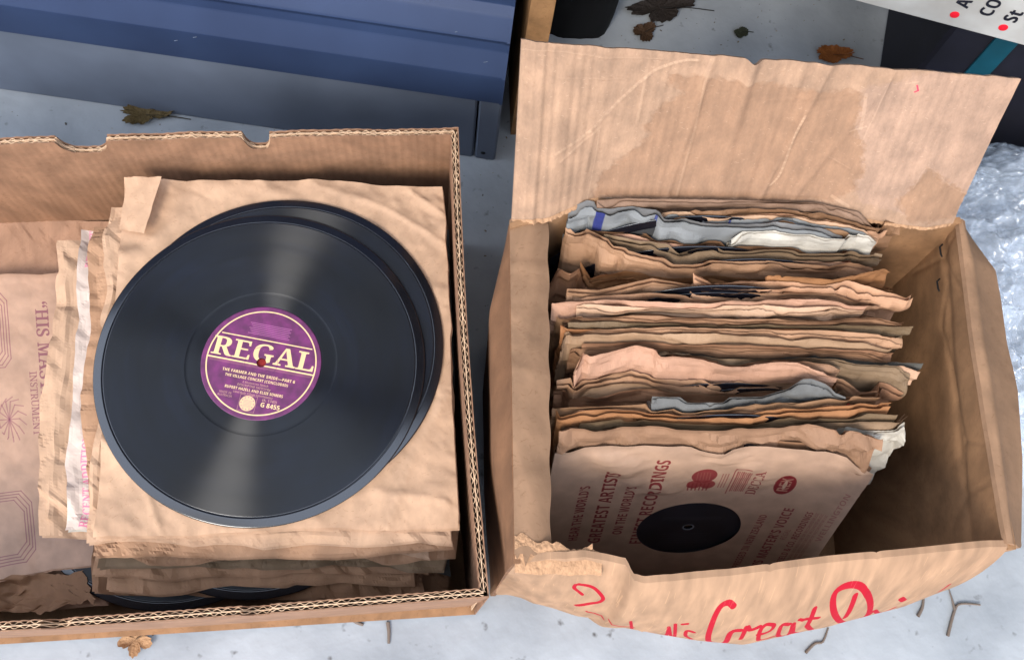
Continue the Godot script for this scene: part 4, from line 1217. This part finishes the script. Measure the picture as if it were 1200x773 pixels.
func smooth(p: Array) -> Array:
	if p.size() < 4:
		return p
	var out := []
	for i in p.size() - 1:
		var a: Vector2 = p[maxi(i - 1, 0)]
		var d: Vector2 = p[mini(i + 2, p.size() - 1)]
		for k in 6:
			out.append((p[i] as Vector2).cubic_interpolate(p[i + 1], a, d, k / 6.0))
	out.append(p[-1])
	return out


func torn_corner(t: Node3D):
	# fibrous torn board at the front left corner
	put("torn_board", slab(40, 22, func(u: float, v: float) -> Vector3:
		var x := lerpf(0.0545, 0.112, u)
		var z := lerpf(-0.082 + 0.012 * u, -0.058 + 0.002 * u, v)
		var rag := 0.0026 * crease(u * 0.3, v * 0.3, 101) * (pow(1.0 - v, 2.0) + 0.4)
		return Vector3(x, 0.3022 + 0.0014 * crease(x * 1.6, z * 1.6, 102) * (0.4 + 0.6 * sin(PI * u)) - 0.006 * pow(v, 2.0) - 0.004 * u, z + rag), Vector3(0, -0.0035, 0)), M.torn, t)
	put("torn_strip", slab(8, 3, func(u: float, v: float) -> Vector3:
		return Vector3(0.094 + 0.012 * u, 0.296 + 0.004 * u - 0.004 * v * (1 - u), -0.068 - 0.008 * u + 0.0035 * v), Vector3(0, -0.001, 0)), M.torn, t)


func back_flap(t: Node3D):
	var A := Vector3(0.0603, 0.40, -0.3926)
	var B := Vector3(0.4032, 0.40, -0.3721)
	var low := [Vector2(0.0586, -0.3042), Vector2(0.0836, -0.3072), Vector2(0.0996, -0.3149), Vector2(0.1158, -0.3234), Vector2(0.1286, -0.3257), Vector2(0.2251, -0.3240), Vector2(0.2870, -0.3219), Vector2(0.3153, -0.3117), Vector2(0.3410, -0.3070), Vector2(0.3703, -0.3031), Vector2(0.3924, -0.3075)]
	var W := 1400
	var H := 620
	var im := new_image(W, H, Color(0.545, 0.43, 0.338), 0.10, 73, Vector2(1.2, 0.7))
	var n := FastNoiseLite.new()
	n.seed = 8
	n.frequency = 0.02
	n.fractal_octaves = 4
	# where the outer ply is peeled the board is darker; at right a paler peeled patch
	var peel := PackedVector2Array([Vector2(0.1804, 0.9889), Vector2(0.2013, 0.8072), Vector2(0.2470, 0.6775), Vector2(0.2854, 0.5460), Vector2(0.2701, 0.4766), Vector2(0.2961, 0.3458), Vector2(0.3396, 0.2465), Vector2(0.2865, 0.1770), Vector2(0.3165, 0.1341), Vector2(0.3933, 0.1525), Vector2(0.5015, 0.1542), Vector2(0.5776, 0.1812), Vector2(0.6892, 0.1591), Vector2(0.7038, 0.2964), Vector2(0.6993, 0.4074), Vector2(0.7324, 0.5018), Vector2(0.7487, 0.6413), Vector2(0.7514, 0.8083), Vector2(0.7181, 0.9245), Vector2(0.5821, 0.9959)])
	var pale := PackedVector2Array([Vector2(0.6926, 0.1404), Vector2(0.8108, 0.0000), Vector2(1.0019, 0.0000), Vector2(1.0139, 0.9075), Vector2(0.9367, 0.9496), Vector2(0.7657, 0.8761), Vector2(0.7514, 0.8083), Vector2(0.7487, 0.6413), Vector2(0.7324, 0.5018), Vector2(0.6993, 0.4074), Vector2(0.7038, 0.2964)])
	var tri := PackedVector2Array([Vector2(0.8854, 0.5895), Vector2(0.8491, 0.8353), Vector2(0.8911, 0.9656), Vector2(1.0078, 0.9443), Vector2(1.0056, 0.7797)])
	for y in H:
		for x in W:
			var p := Vector2(float(x) / W, float(y) / H)
			var a := 0.0
			var b := 0.0
			var c := 0.0
			for q in 3:
				var wob := Vector2(n.get_noise_2d(x, y + 300.0 * q), n.get_noise_2d(x + 900, y + 300.0 * q)) * Vector2(0.018, 0.04)
				if q == 0: wob *= 1.0
				if Geometry2D.is_point_in_polygon(p + wob, peel): a += 0.333
				elif Geometry2D.is_point_in_polygon(p + wob, tri): b += 0.333
				elif Geometry2D.is_point_in_polygon(p + wob, pale): c += 0.333
			var blot := 1.0 + 0.012 * sin(x * TAU / 25.0 + 2.0 * n.get_noise_2d(x * 0.2, y * 0.2)) + 0.05 * n.get_noise_2d(x * 6.0, y * 2.5) + 0.10 * n.get_noise_2d(x * 0.35 + 4000, y * 0.35) * (1.0 - a)
			im.set_pixel(x, y, im.get_pixel(x, y) * Color(blot, blot, blot) * Color.WHITE.lerp(Color(0.945, 0.91, 0.875), a) * Color.WHITE.lerp(Color(0.94, 0.91, 0.88), b) * Color.WHITE.lerp(Color(1.02, 1.03, 1.07), c))
	for s in [[11.0, [Vector2(0.0828, 0.6032), Vector2(0.1530, 0.5040), Vector2(0.2159, 0.2903), Vector2(0.2671, 0.1187), Vector2(0.3218, 0.0427), Vector2(0.3480, 0.0361)], 0.12], [9.0, [Vector2(0.0961, 0.6572), Vector2(0.1647, 0.5139), Vector2(0.1749, 0.4891)], 0.10], [8.0, [Vector2(0.3714, 0.1485), Vector2(0.3770, 0.4759), Vector2(0.3718, 0.9720)], 0.12], [3.0, [Vector2(0.1742, 0.9864), Vector2(0.1770, 0.6623), Vector2(0.1757, 0.5065)], 0.14], [8.0, [Vector2(0.2511, 0.1224), Vector2(0.2524, 0.4617)], 0.09], [12.0, [Vector2(0.3737, 0.0205), Vector2(0.3654, 0.2227)], 0.07], [9.0, [Vector2(0.5931, 0.3469), Vector2(0.5853, 0.4998), Vector2(0.5827, 0.7663), Vector2(0.5688, 0.8639)], 0.19], [4.0, [Vector2(0.7376, 0.0584), Vector2(0.7308, 0.3404), Vector2(0.7270, 0.5040)], 0.12], [10.0, [Vector2(0.7015, 0.1730), Vector2(0.7152, 0.3999)], 0.16], [7.0, [Vector2(0.6960, 0.4282), Vector2(0.7240, 0.3787)], 0.17], [4.0, [Vector2(0.6727, 0.6298), Vector2(0.7240, 0.6756)], 0.10], [14.0, [Vector2(0.7122, 0.8996), Vector2(0.7489, 0.9323)], 0.17], [5.0, [Vector2(0.7725, 0.0837), Vector2(0.7976, 0.0688)], 0.14], [3.0, [Vector2(0.8708, 0.7363), Vector2(0.8854, 0.5895), Vector2(0.9626, 0.7273), Vector2(1.0142, 0.7975)], 0.10], [2.0, [Vector2(0.0749, 0.1755), Vector2(0.2109, 0.1849)], 0.10], [2.5, [Vector2(-0.0036, 0.0506), Vector2(0.0761, 0.0365), Vector2(0.1569, 0.0558), Vector2(0.2792, 0.0442)], 0.12]]:
		var px := []
		for p in s[1]:
			px.append(Vector2(p.x * W, p.y * H))
		stroke(im, smooth(px), s[0], Color(0.84, 0.70, 0.57), s[2])
	for k in 1500:
		var p := Vector2(rng.randf() * W, rng.randf() * H)
		stroke(im, [p, p + Vector2(rng.randf_range(-9, 9), rng.randf_range(-5, 5))], rng.randf_range(0.8, 1.8), Color(0.45, 0.31, 0.21) if k % 3 else Color(0.85, 0.72, 0.60), 0.3)
	stroke(im, [Vector2(0.797 * W, 0.09 * H), Vector2(0.803 * W, 0.12 * H), Vector2(0.797 * W, 0.13 * H)], 5, Color(0.8, 0.15, 0.25), 0.8)
	var flap_folds := [[Vector2(0.0828, 0.6032), Vector2(0.1530, 0.5040), Vector2(0.2159, 0.2903), Vector2(0.2671, 0.1187), Vector2(0.3218, 0.0427), Vector2(0.3480, 0.0361)], [Vector2(0.0961, 0.6572), Vector2(0.1647, 0.5139)], [Vector2(0.3714, 0.1485), Vector2(0.3770, 0.4759), Vector2(0.3718, 0.9720)], [Vector2(0.1647, 0.5139), Vector2(0.1587, 0.7731)], [Vector2(0.2511, 0.1224), Vector2(0.2524, 0.4617)], [Vector2(-0.0033, 0.0651), Vector2(0.0759, 0.0288), Vector2(0.1569, 0.0558), Vector2(0.2792, 0.0442)], [Vector2(0.5931, 0.3469), Vector2(0.5853, 0.4998), Vector2(0.5827, 0.7663), Vector2(0.5688, 0.8639)], [Vector2(0.7376, 0.0584), Vector2(0.7308, 0.3404)], [Vector2(0.6727, 0.6298), Vector2(0.7240, 0.6756)], [Vector2(0.8708, 0.7363), Vector2(0.8854, 0.5895), Vector2(0.9626, 0.7273), Vector2(1.0142, 0.7975)], [Vector2(0.0749, 0.1755), Vector2(0.2109, 0.1849)], [Vector2(0.5145, 0.2709), Vector2(0.5826, 0.2363), Vector2(0.6701, 0.1838)]]
	var f := func(u: float, v: float) -> Vector3:
		var top := A.lerp(B, u)
		top.z += 0.0012 * crease(u * 0.7, 0.1, 111) + (0.005 * exp(-pow((u - 0.458) / 0.012, 2.0)))
		var q := walk(low, u)
		var bot := Vector3(q.x, 0.305, q.y)
		var p := top.lerp(bot, v)
		var nrm := Vector3(0, 0.70, 0.71)
		var d := 0.0009 * exp(-pow((u - 0.09) / 0.006, 2.0)) - 0.001 * exp(-pow((u - 0.055) / 0.006, 2.0)) + 0.0005 * sin(u * 330.0) * exp(-u * 9.0)
		d += 0.0016 * exp(-pow((u - 0.365 + 0.03 * (v - 0.5)) / 0.008, 2.0)) + 0.0022 * exp(-pow((u - 0.60 + 0.06 * (v - 0.2)) / 0.008, 2.0)) - 0.0016 * exp(-pow((u - 0.575 + 0.06 * (v - 0.2)) / 0.014, 2.0))
		d += 0.0012 * exp(-pow((u - 0.72 + 0.12 * (v - 0.2)) / 0.008, 2.0)) + 0.00014 * sin(u * TAU * 52.0) + 0.0022 * sin(u * 9.0 + 1.0) * sin(PI * v)
		d += 0.0005 * crease(u * 0.8, v * 0.3, 112, 4)
		var w0 := Vector2(n.get_noise_2d(u * W, v * H), n.get_noise_2d(u * W + 900, v * H)) * Vector2(0.018, 0.04)
		if Geometry2D.is_point_in_polygon(Vector2(u, v) + w0, peel) or Geometry2D.is_point_in_polygon(Vector2(u, v) + w0, tri): d -= 0.0007
		for l in flap_folds:
			d += 0.0011 * ridge(Vector2(u, v), l, 0.0035)
		if u < 0.06: d -= 0.006 * pow((0.06 - u) / 0.06, 2.0)
		return p + nrm * d
	var m := printed(im, 0.9)
	put("back_flap", slab(280, 110, f, Vector3(0, -0.003, -0.003)), m, t)
	# a lighter torn ply along the lower edge
	put("torn_ply", slab(90, 3, func(u: float, v: float) -> Vector3:
		var p: Vector3 = f.call(0.68 + 0.315 * u, 1.0 - 0.006 * (1 - v))
		return p + Vector3(0, 0.0005 - 0.0008 * v, 0.0011 * v * (1.0 + crease(u * 2.0, 0.4, 113))), Vector3(0, -0.0008, 0)), M.torn, t)
	put("torn_ply", slab(60, 3, func(u: float, v: float) -> Vector3:
		var p: Vector3 = f.call(0.001 + 0.20 * u, 1.0 - 0.01 * (1 - v))
		return p + Vector3(0, 0.0005 - 0.0012 * v, 0.0014 * v * (1.0 + crease(u * 2.0, 0.1, 114))), Vector3(0, -0.0008, 0)), M.torn, t)


func upright_row():
	var n := UPRIGHT.size()
	stand_grid = ground_grid(Vector2(0.05, 0.0), Vector2(0.41, 0.34), 0.002, -0.34)
	var im := new_image(512, 256, PAPER.grey, 0.12, 84)
	stroke(im, [Vector2(58, 0), Vector2(60, 256)], 17, Color(0.09, 0.12, 0.36), 0.9)
	stroke(im, [Vector2(160, 0), Vector2(160, 256)], 5, Color(0.09, 0.12, 0.36), 0.7)
	var striped := printed(im, 0.75)
	var tinted := {}
	for c in PAPER:
		for q in 3:
			var m: StandardMaterial3D = M[c].duplicate()
			var w: float = [1.0, 0.87, 1.06][q] if c != "white" else 1.0
			m.albedo_color = Color(PAPER[c].r * w, PAPER[c].g * w * (0.99 if q else 1.0), PAPER[c].b * w * (0.95 if q == 1 else 1.0))
			tinted[c + str(q)] = m
	var r2 := RandomNumberGenerator.new()
	r2.seed = 21
	for k in n:
		var s: Array = UPRIGHT[k]
		var t := thing("record_sleeve", s[5], "record sleeve", Vector3.ZERO, 0.0, "thin sleeves squeezed in the row" if s[5].begins_with("thin plain") else "paper sleeves standing in the right carton")
		var zb := lerpf(-0.298, -0.078, float(k) / (n - 1))
		var pts: Array = s[3]
		var h: float = s[1]
		var x0: float = pts[0].x
		var x1: float = pts[-1].x
		var slope := r2.randf_range(-0.22, 0.22)
		var slope2 := r2.randf_range(-0.5, 0.5)
		var per := r2.randf_range(0.020, 0.038)
		var ph := r2.randf()
		var nicks := []
		var ears := [r2.randf_range(0.0, 0.010) if r2.randf() < 0.6 else 0.0, r2.randf_range(0.0, 0.016) if r2.randf() < 0.7 else 0.0]
		for q in 3:
			nicks.append([r2.randf(), r2.randf_range(0.004, 0.012), r2.randf_range(0.001, 0.0045)])
		for leaf in [1, 0]:
			var lf: int = leaf
			var f := func(u: float, v: float) -> Vector3:
				var vv := pow(v, 1.7)
				var top := walk(pts, u)
				var mean: float = lerpf(pts[0].y, pts[-1].y, u) * 0.5 + (pts[0].y + pts[-1].y) * 0.25
				var ln := vv
				var zt: float = lerpf(mean, top.y, exp(-vv * 5.0))
				var xb := lerpf(maxf(x0, 0.072), minf(x1, 0.352), u)
				var x := lerpf(top.x, xb, smoothstep(0.0, 0.6, vv))
				var z := lerpf(zt, zb, ln)
				var near := exp(-vv * 4.0)
				var c := crease(x * 1.25, vv * 0.9 + k * 0.31, 200 + k * 2, 5)
				var e := crease(x * 0.8, 0.5 + lf * 0.37, 300 + k, 4)
				z += ((0.0085 if k % 4 == 1 else 0.0048) + 0.004 * exp(-u * 9.0) + (0.005 if k == n - 1 else 0.0)) * c * (0.25 + near) * (1.0 - exp(-vv * 45.0) * 0.88)
				var y := lerpf(h + (0.0024 if k % 5 == 2 else 0.0009) * e - (0.0 if lf == 0 else (-0.0012 if s[4] != null or s[2] > 0.005 or k % 3 == 0 else 0.004)), 0.014, vv)
				# long folds that run along the sleeve
				var t1: float = (h - y + x * slope) / per + ph
				var t2: float = (h - y + x * slope2) / (per * 1.7) + ph * 3.0
				z += (0.0024 * (absf(t1 - floorf(t1) - 0.5) * 4.0 - 1.0) + 0.0018 * (absf(t2 - floorf(t2) - 0.5) * 4.0 - 1.0)) * (1.0 - exp(-vv * 60.0)) * (0.3 + near)
				y -= (ears[0] * pow(maxf(0.0, 1.0 - u / 0.06), 1.2) + ears[1] * pow(maxf(0.0, 1.0 - (1.0 - u) / 0.09), 1.2) + 0.0005 * absf(sin(u * 917.0 + k * 3.1) * sin(u * 433.0))) * exp(-vv * 60.0)
				if lf == 0:
					for q in nicks:
						y -= q[2] * maxf(0.0, 1.0 - absf(u - q[0]) / q[1] * 0.25) * exp(-vv * 120.0)
				if lf:
					z -= (s[2] - 0.002) * (sin(PI * clampf(u, 0, 1)) * 0.8 + 0.2) * near * (1.0 if s[4] != null or s[2] > 0.005 else 0.4) + 0.0006
				return Vector3(x, y, z)
			put("front_leaf" if leaf == 0 else "back_leaf", layered(120, 40, f, stand_grid, 0.0006 if s[4] == null or leaf == 1 else 0.0022, 2, leaf == 0), striped if s[5].contains("stripe") and leaf == 0 else tinted[s[0] + str(k % 3)], t)
		if s[4] != null:
			var cx: float = (s[4].x + s[4].y) / 2.0
			var q := along(pts, clampf((cx - x0) / (x1 - x0), 0, 1))
			var r := thing("record", RECORD_EDGES[s[5]], "record", Vector3.ZERO, 0.0, "records peeping out of upright sleeves")
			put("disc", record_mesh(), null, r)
			var lean := atan2(zb - q.y, h - 0.014)
			r.transform = Transform3D(Basis(Vector3.RIGHT, PI / 2 - lean), Vector3(cx, 0, q.y) + Vector3(0, h + 0.0012, -0.0030) + Vector3(0, -cos(lean), sin(lean)) * 0.127)
	printed_sleeve()
	# grey sleeve's blue stripe and the small coloured scraps between the sleeves
	var g: Node3D = get_node("record_sleeve_016") if false else null
	for d in [["bright red paper scrap between the front orange and olive sleeves", "red", Vector3(0.308, 0.270, -0.1775), 0.018, Color(0.75, 0.03, 0.02)]]:
		var t := thing("paper_scrap", d[0], "paper scrap", d[2])
		put("scrap", sheet(8, 4, func(u: float, v: float) -> Vector3: return Vector3((u - 0.5) * d[3] * (1.0 - 0.5 * (1 - v)), 0.003 * (1 - v) * sin(PI * u), 0.004 * v), ), mat(d[4], 0.6), t)


func printed_sleeve():
	var t := thing("printed_sleeve", "brown sleeve printed in red with a round centre hole, foremost in the right carton", "record sleeve")
	var S := 1024
	var im := new_image(S, S, Color(0.64, 0.52, 0.43), 0.10, 81)
	var ink := Color(0.42, 0.09, 0.10)
	# across: 0 left, 1 right; lines of type run up the sleeve
	var line := func(txt: String, x: float, y: float, size: float, face: String, weight: int, wide: float, strength := 0.85):
		write(im, txt, Vector2(x * S, y * S), -PI / 2, size, ink, face, weight, wide, strength)
	line.call("HEAR THE WORLD'S", 0.118, 0.40, 44, "Droid Sans", 700, 0.9)
	line.call("GREATEST ARTISTS", 0.192, 0.36, 58, "Droid Sans", 700, 0.95)
	line.call("ON THE WORLD'S", 0.262, 0.38, 44, "Droid Sans", 700, 0.9)
	line.call("FINEST RECORDINGS", 0.335, 0.34, 58, "Droid Sans", 700, 0.95)
	line.call("NOW PRESSED IN NEW ZEALAND", 0.722, 0.62, 34, "Droid Sans", 700, 0.9, 0.7)
	line.call("HIS MASTER'S VOICE", 0.79, 0.55, 46, "Droid Sans", 700, 1.0, 0.8)
	line.call("REGAL", 0.825, 0.5, 26, "Droid Sans", 400, 1.0, 0.5)
	line.call("MANFIELD & CO. RECORDINGS", 0.862, 0.55, 34, "Droid Sans", 700, 0.9, 0.7)
	for k in 3:
		line.call("SOLE NEW ZEALAND DISTRIBUTORS OF RECORDED MUSIC", 0.888 + 0.018 * k, 0.55, 16, "Droid Sans", 400, 1.1, 0.55)
	line.call("WELLINGTON", 0.955, 0.34, 36, "Droid Sans", 700, 1.5, 0.35)
	# three emblems in a column of their own: a round one, a square lettered one and an oval lettered one
	var e := Vector2(0.475 * S, 0.165 * S)
	disc(im, e, 40, ink, 0.8)
	disc(im, e + Vector2(-22, 52), 24, ink, 0.75)
	disc(im, e + Vector2(22, 52), 24, ink, 0.75)
	for k in 6:
		stroke(im, [e + Vector2(-36 + k * 12, 86), e + Vector2(-40 + k * 13, 44)], 5, ink, 0.7)
	for k in 5:
		stroke(im, [e + Vector2(-24 + 10 * k, -20), e + Vector2(-20 + 10 * k, 24)], 2, Color(0.6, 0.47, 0.38), 0.5)
	for k in 3:
		stroke(im, [e + Vector2(58 + k * 9, 70), e + Vector2(58 + k * 9, -10)], 3, ink, 0.5)
	write(im, "DECCA", Vector2(0.643 * S, 0.20 * S), -PI / 2, 44, ink, "Droid Serif", 700, 0.95, 0.75)
	for k in 8:
		stroke(im, [Vector2(0.575 * S + k * 6.0, 0.255 * S), Vector2(0.575 * S + k * 6.0, 0.14 * S)], 3.0 if k % 3 else 5.0, ink, 0.55)
	stroke(im, [Vector2(0.565 * S, 0.27 * S), Vector2(0.565 * S, 0.12 * S), Vector2(0.61 * S, 0.12 * S)], 4, ink, 0.6)
	for k in 26:
		var a := k * TAU / 26
		disc(im, Vector2(0.735 * S, 0.20 * S) + Vector2(cos(a) * 20, sin(a) * 42), 14, ink, 0.8)
	write(im, "REX", Vector2(0.735 * S, 0.20 * S), -PI / 2, 50, Color(0.60, 0.47, 0.38), "Droid Sans", 700, 0.9, 0.8)
	stroke(im, [Vector2(0.35 * S, 0.995 * S), Vector2(0.45 * S, 0.985 * S)], 14, ink, 0.6)
	stroke(im, [Vector2(0.60 * S, 0.985 * S), Vector2(0.68 * S, 0.98 * S)], 12, ink, 0.6)
	var hole := Vector2(0.497, 0.5)
	var top := [Vector2(0.0885, -0.1455), Vector2(0.1194, -0.1495), Vector2(0.1819, -0.1489), Vector2(0.2452, -0.1476), Vector2(0.2706, -0.1455), Vector2(0.30, -0.142), Vector2(0.339, -0.139)]
	var place := func(u: float, v: float, back: float) -> Vector3:
		var q := along(top, u)
		var lean := Vector3(0, -0.942, 0.335)
		# rounded bottom and clipped upper right corner
		var drop := 0.036 * pow(clampf((u - 0.80) / 0.20, 0, 1), 1.7)
		var s := lerpf(drop, 0.258, v)
		var p := Vector3(q.x, 0.262, q.y) + lean * s
		p += Vector3(0, 0.335, 0.942) * (0.0014 * crease(u * 0.3, v * 0.3, 120, 4) * (0.15 + pow(1.0 - v, 5.0)) - 0.006 * pow(clampf((u - 0.85) / 0.15, 0, 1), 2.0) - 0.006 * back)
		if back == 0.0: p.z = maxf(p.z, top_at(stand_grid, p.x, p.y) + 0.0012)
		return p
	# the front leaf: a square with a round hole in it, as rings from the hole to the edge
	var v := PackedVector3Array()
	var uv := PackedVector2Array()
	var idx := PackedInt32Array()
	var seg := 128
	var rings := 30
	for i in seg + 1:
		var a := TAU * i / seg
		var dir := Vector2(cos(a), sin(a))
		var far := minf((1.0 - hole.x if dir.x > 0 else hole.x) / maxf(absf(dir.x), 1e-5), (1.0 - hole.y if dir.y > 0 else hole.y) / maxf(absf(dir.y), 1e-5))
		for k in rings + 1:
			var p := hole + dir * lerpf(0.172, far, float(k) / rings)
			v.append(place.call(p.x, p.y, 0.0))
			uv.append(p)
	for i in seg:
		for k in rings:
			var p := i * (rings + 1) + k
			idx.append_array([p, p + 1, p + rings + 2, p, p + rings + 2, p + rings + 1])
	put("front_leaf", commit(v, uv, idx), printed(im, 0.6), t)
	put("back_leaf", sheet(20, 20, func(a: float, b: float) -> Vector3: return place.call(a, b, 1.0)), M.brown, t)
	# its record
	var r := thing("record", "black record seen through the round hole of the printed front sleeve", "record")
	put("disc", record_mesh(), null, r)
	put("label", label_mesh(), printed(worn_label(), 0.35), r).position.y = 0.0022
	var c: Vector3 = place.call(hole.x, hole.y, 0.0)
	var nrm := Vector3(0, 0.335, 0.942)
	r.transform = Transform3D(Basis(Vector3.RIGHT, nrm, Vector3.RIGHT.cross(nrm)).orthonormalized(), c - nrm * 0.0042)


# ------------------------------------------------------------------ leaves, twigs and specks on the floor
func leaf(called: String, label: String, at: Vector3, turn: float, size: float, lobes: int, depth: float, long: float, curl: float, col: Color, sd: int):
	var t := thing(called, label, "leaf", at, turn)
	var m := mat(col, 0.75, tex_mottle, 30.0, tex_crumple, 0.1)
	put("blade", sheet(90, 8, func(u: float, v: float) -> Vector3:
		var a := u * TAU
		var lobe := pow(absf(cos(a * lobes / 2.0)), 0.7)
		var r := size * (1.0 - depth + depth * lobe) * (1.0 + 0.12 * crease(u, 0.2, sd) + 0.05 * sin(a * 23.0))
		var k := (1.0 - v)
		return Vector3(cos(a) * r * k * long, 0.002 + curl * size * (k * k * (0.5 + 0.5 * crease(cos(a) * k * 0.12, sin(a) * k * 0.12, sd + 1)) + 0.2 * k * absf(cos(a))), sin(a) * r * k)), m, t)
	put("stalk", tube([Vector3(0, 0.003, 0), Vector3(size * 0.8 * long, 0.004, size * 0.3), Vector3(size * 1.5 * long, 0.003, size * 0.7)], [0.0007, 0.0006, 0.0005], 6), mat(col.darkened(0.4), 0.8), t)


func twig(label: String, pts: Array, r: float, side: Array = []):
	var t := thing("twig", label, "twig")
	var m := mat(Color(0.40, 0.35, 0.31), 0.9)
	var rr := []
	for i in pts.size():
		rr.append(r * (1.0 - 0.6 * i / pts.size()))
	put("stem", tube(smooth3(pts), widen(rr), 7), m, t)
	if side:
		put("branch", tube(side, [r * 0.8, r * 0.6, r * 0.3], 7), m, t)


func smooth3(p: Array) -> Array:
	var out := []
	for i in p.size() - 1:
		for k in 4:
			out.append((p[i] as Vector3).cubic_interpolate(p[i + 1], p[maxi(i - 1, 0)], p[mini(i + 2, p.size() - 1)], k / 4.0))
	out.append(p[-1])
	return out


func widen(r: Array) -> Array:
	var out := []
	for i in r.size() - 1:
		for k in 4:
			out.append(lerpf(r[i], r[i + 1], k / 4.0))
	out.append(r[-1])
	return out


func litter():
	leaf("dry_leaf", "dry orange-tan lobed leaf on the floor in front of the left carton", Vector3(-0.264, 0, -0.0335), 0.9, 0.0155, 5, 0.5, 1.0, 0.35, Color(0.66, 0.51, 0.37), 1)
	leaf("dry_leaf", "curled olive-brown leaf between the blue cabinet and the left carton", Vector3(-0.305, 0, -0.571), 0.1, 0.013, 3, 0.55, 2.4, 0.6, Color(0.34, 0.28, 0.16), 2)
	leaf("dry_leaf", "large dark brown leaf on the floor at the top behind the flap", Vector3(0.268, 0, -0.727), 0.2, 0.022, 4, 0.5, 1.9, 0.4, Color(0.17, 0.14, 0.12), 3)
	leaf("dry_leaf", "small brown leaf just behind the carton flap below the large dark one", Vector3(0.247, 0, -0.692), 0.8, 0.013, 3, 0.4, 1.2, 0.4, Color(0.26, 0.18, 0.11), 4)
	leaf("dry_leaf", "small dark olive leaf on the floor right of the brown ones", Vector3(0.362, 0, -0.695), 0.5, 0.009, 2, 0.4, 1.0, 0.3, Color(0.20, 0.21, 0.15), 5)
	leaf("dry_leaf", "orange and yellow leaf half hidden by the top edge of the flap", Vector3(0.4693, 0, -0.668), 0.1, 0.013, 3, 0.3, 1.8, 0.4, Color(0.52, 0.30, 0.12), 6)
	twig("forked grey twig on the floor in front of the right carton", [Vector3(0.4935, 0.002, -0.0176), Vector3(0.5046, 0.002, -0.041), Vector3(0.512, 0.002, -0.047), Vector3(0.531, 0.0025, -0.0455)], 0.0016, [Vector3(0.5046, 0.002, -0.041), Vector3(0.504, 0.002, -0.05), Vector3(0.502, 0.002, -0.062)])
	twig("short pointed twig beside the forked one", [Vector3(0.4669, 0.002, -0.0364), Vector3(0.473, 0.002, -0.045), Vector3(0.4758, 0.002, -0.0555)], 0.0018)
	twig("thin brown twig in front of the lettered carton wall", [Vector3(0.352, 0.0015, -0.006), Vector3(0.362, 0.0015, -0.014), Vector3(0.370, 0.0015, -0.0155), Vector3(0.377, 0.0015, -0.028)], 0.0015)
	twig("thin dark stalk left of the orange-tan leaf", [Vector3(-0.262, 0.0015, -0.05), Vector3(-0.253, 0.0015, -0.043), Vector3(-0.250, 0.0015, -0.036)], 0.0012)
	twig("small brown seed stalk below the right corner of the left carton", [Vector3(-0.0395, 0.0015, -0.043), Vector3(-0.0385, 0.0015, -0.034), Vector3(-0.0385, 0.0015, -0.024)], 0.002)
	twig("small chip of bark below the front wall of the left carton", [Vector3(-0.073, 0.0015, -0.047), Vector3(-0.067, 0.0015, -0.043), Vector3(-0.062, 0.0015, -0.041)], 0.0022)
	# specks of leaf and soil: nobody could count them
	var mm := MultiMesh.new()
	mm.transform_format = MultiMesh.TRANSFORM_3D
	mm.use_colors = true
	mm.mesh = box(Vector3(1, 0.35, 0.5), Vector3(0, 0.17, 0), 0.15)
	mm.instance_count = 430
	var r := RandomNumberGenerator.new()
	r.seed = 11
	for i in mm.instance_count:
		var p := Vector3.ZERO
		if i < 170:
			p = Vector3(r.randfn(0.36, 0.09), 0, r.randfn(-0.72, 0.05))
		elif i < 280:
			p = Vector3(r.randfn(-0.22, 0.14), 0, r.randfn(-0.555, 0.03))
		elif i < 330:
			p = Vector3(r.randfn(0.03, 0.04), 0, r.randfn(-0.45, 0.05))
		else:
			p = Vector3(r.randf_range(-0.9, 1.0), 0, r.randf_range(-1.0, 0.2))
		var s := r.randf_range(0.0004, 0.0016) * (1.0 if r.randf() < 0.85 else 2.0)
		mm.set_instance_transform(i, Transform3D(Basis(Vector3.UP, r.randf() * TAU).scaled(Vector3.ONE * s), p))
		mm.set_instance_color(i, Color(0.05, 0.045, 0.04).lerp(Color(0.2, 0.14, 0.08), r.randf()))
	var mi := MultiMeshInstance3D.new()
	mi.name = "floor_specks"
	mi.multimesh = mm
	var sm := StandardMaterial3D.new()
	sm.vertex_color_use_as_albedo = true
	sm.roughness = 0.9
	mi.material_override = sm
	add_child(mi, true)
	reg(mi, "scattered dark specks of leaf and soil on the painted floor", "litter", "", "stuff")
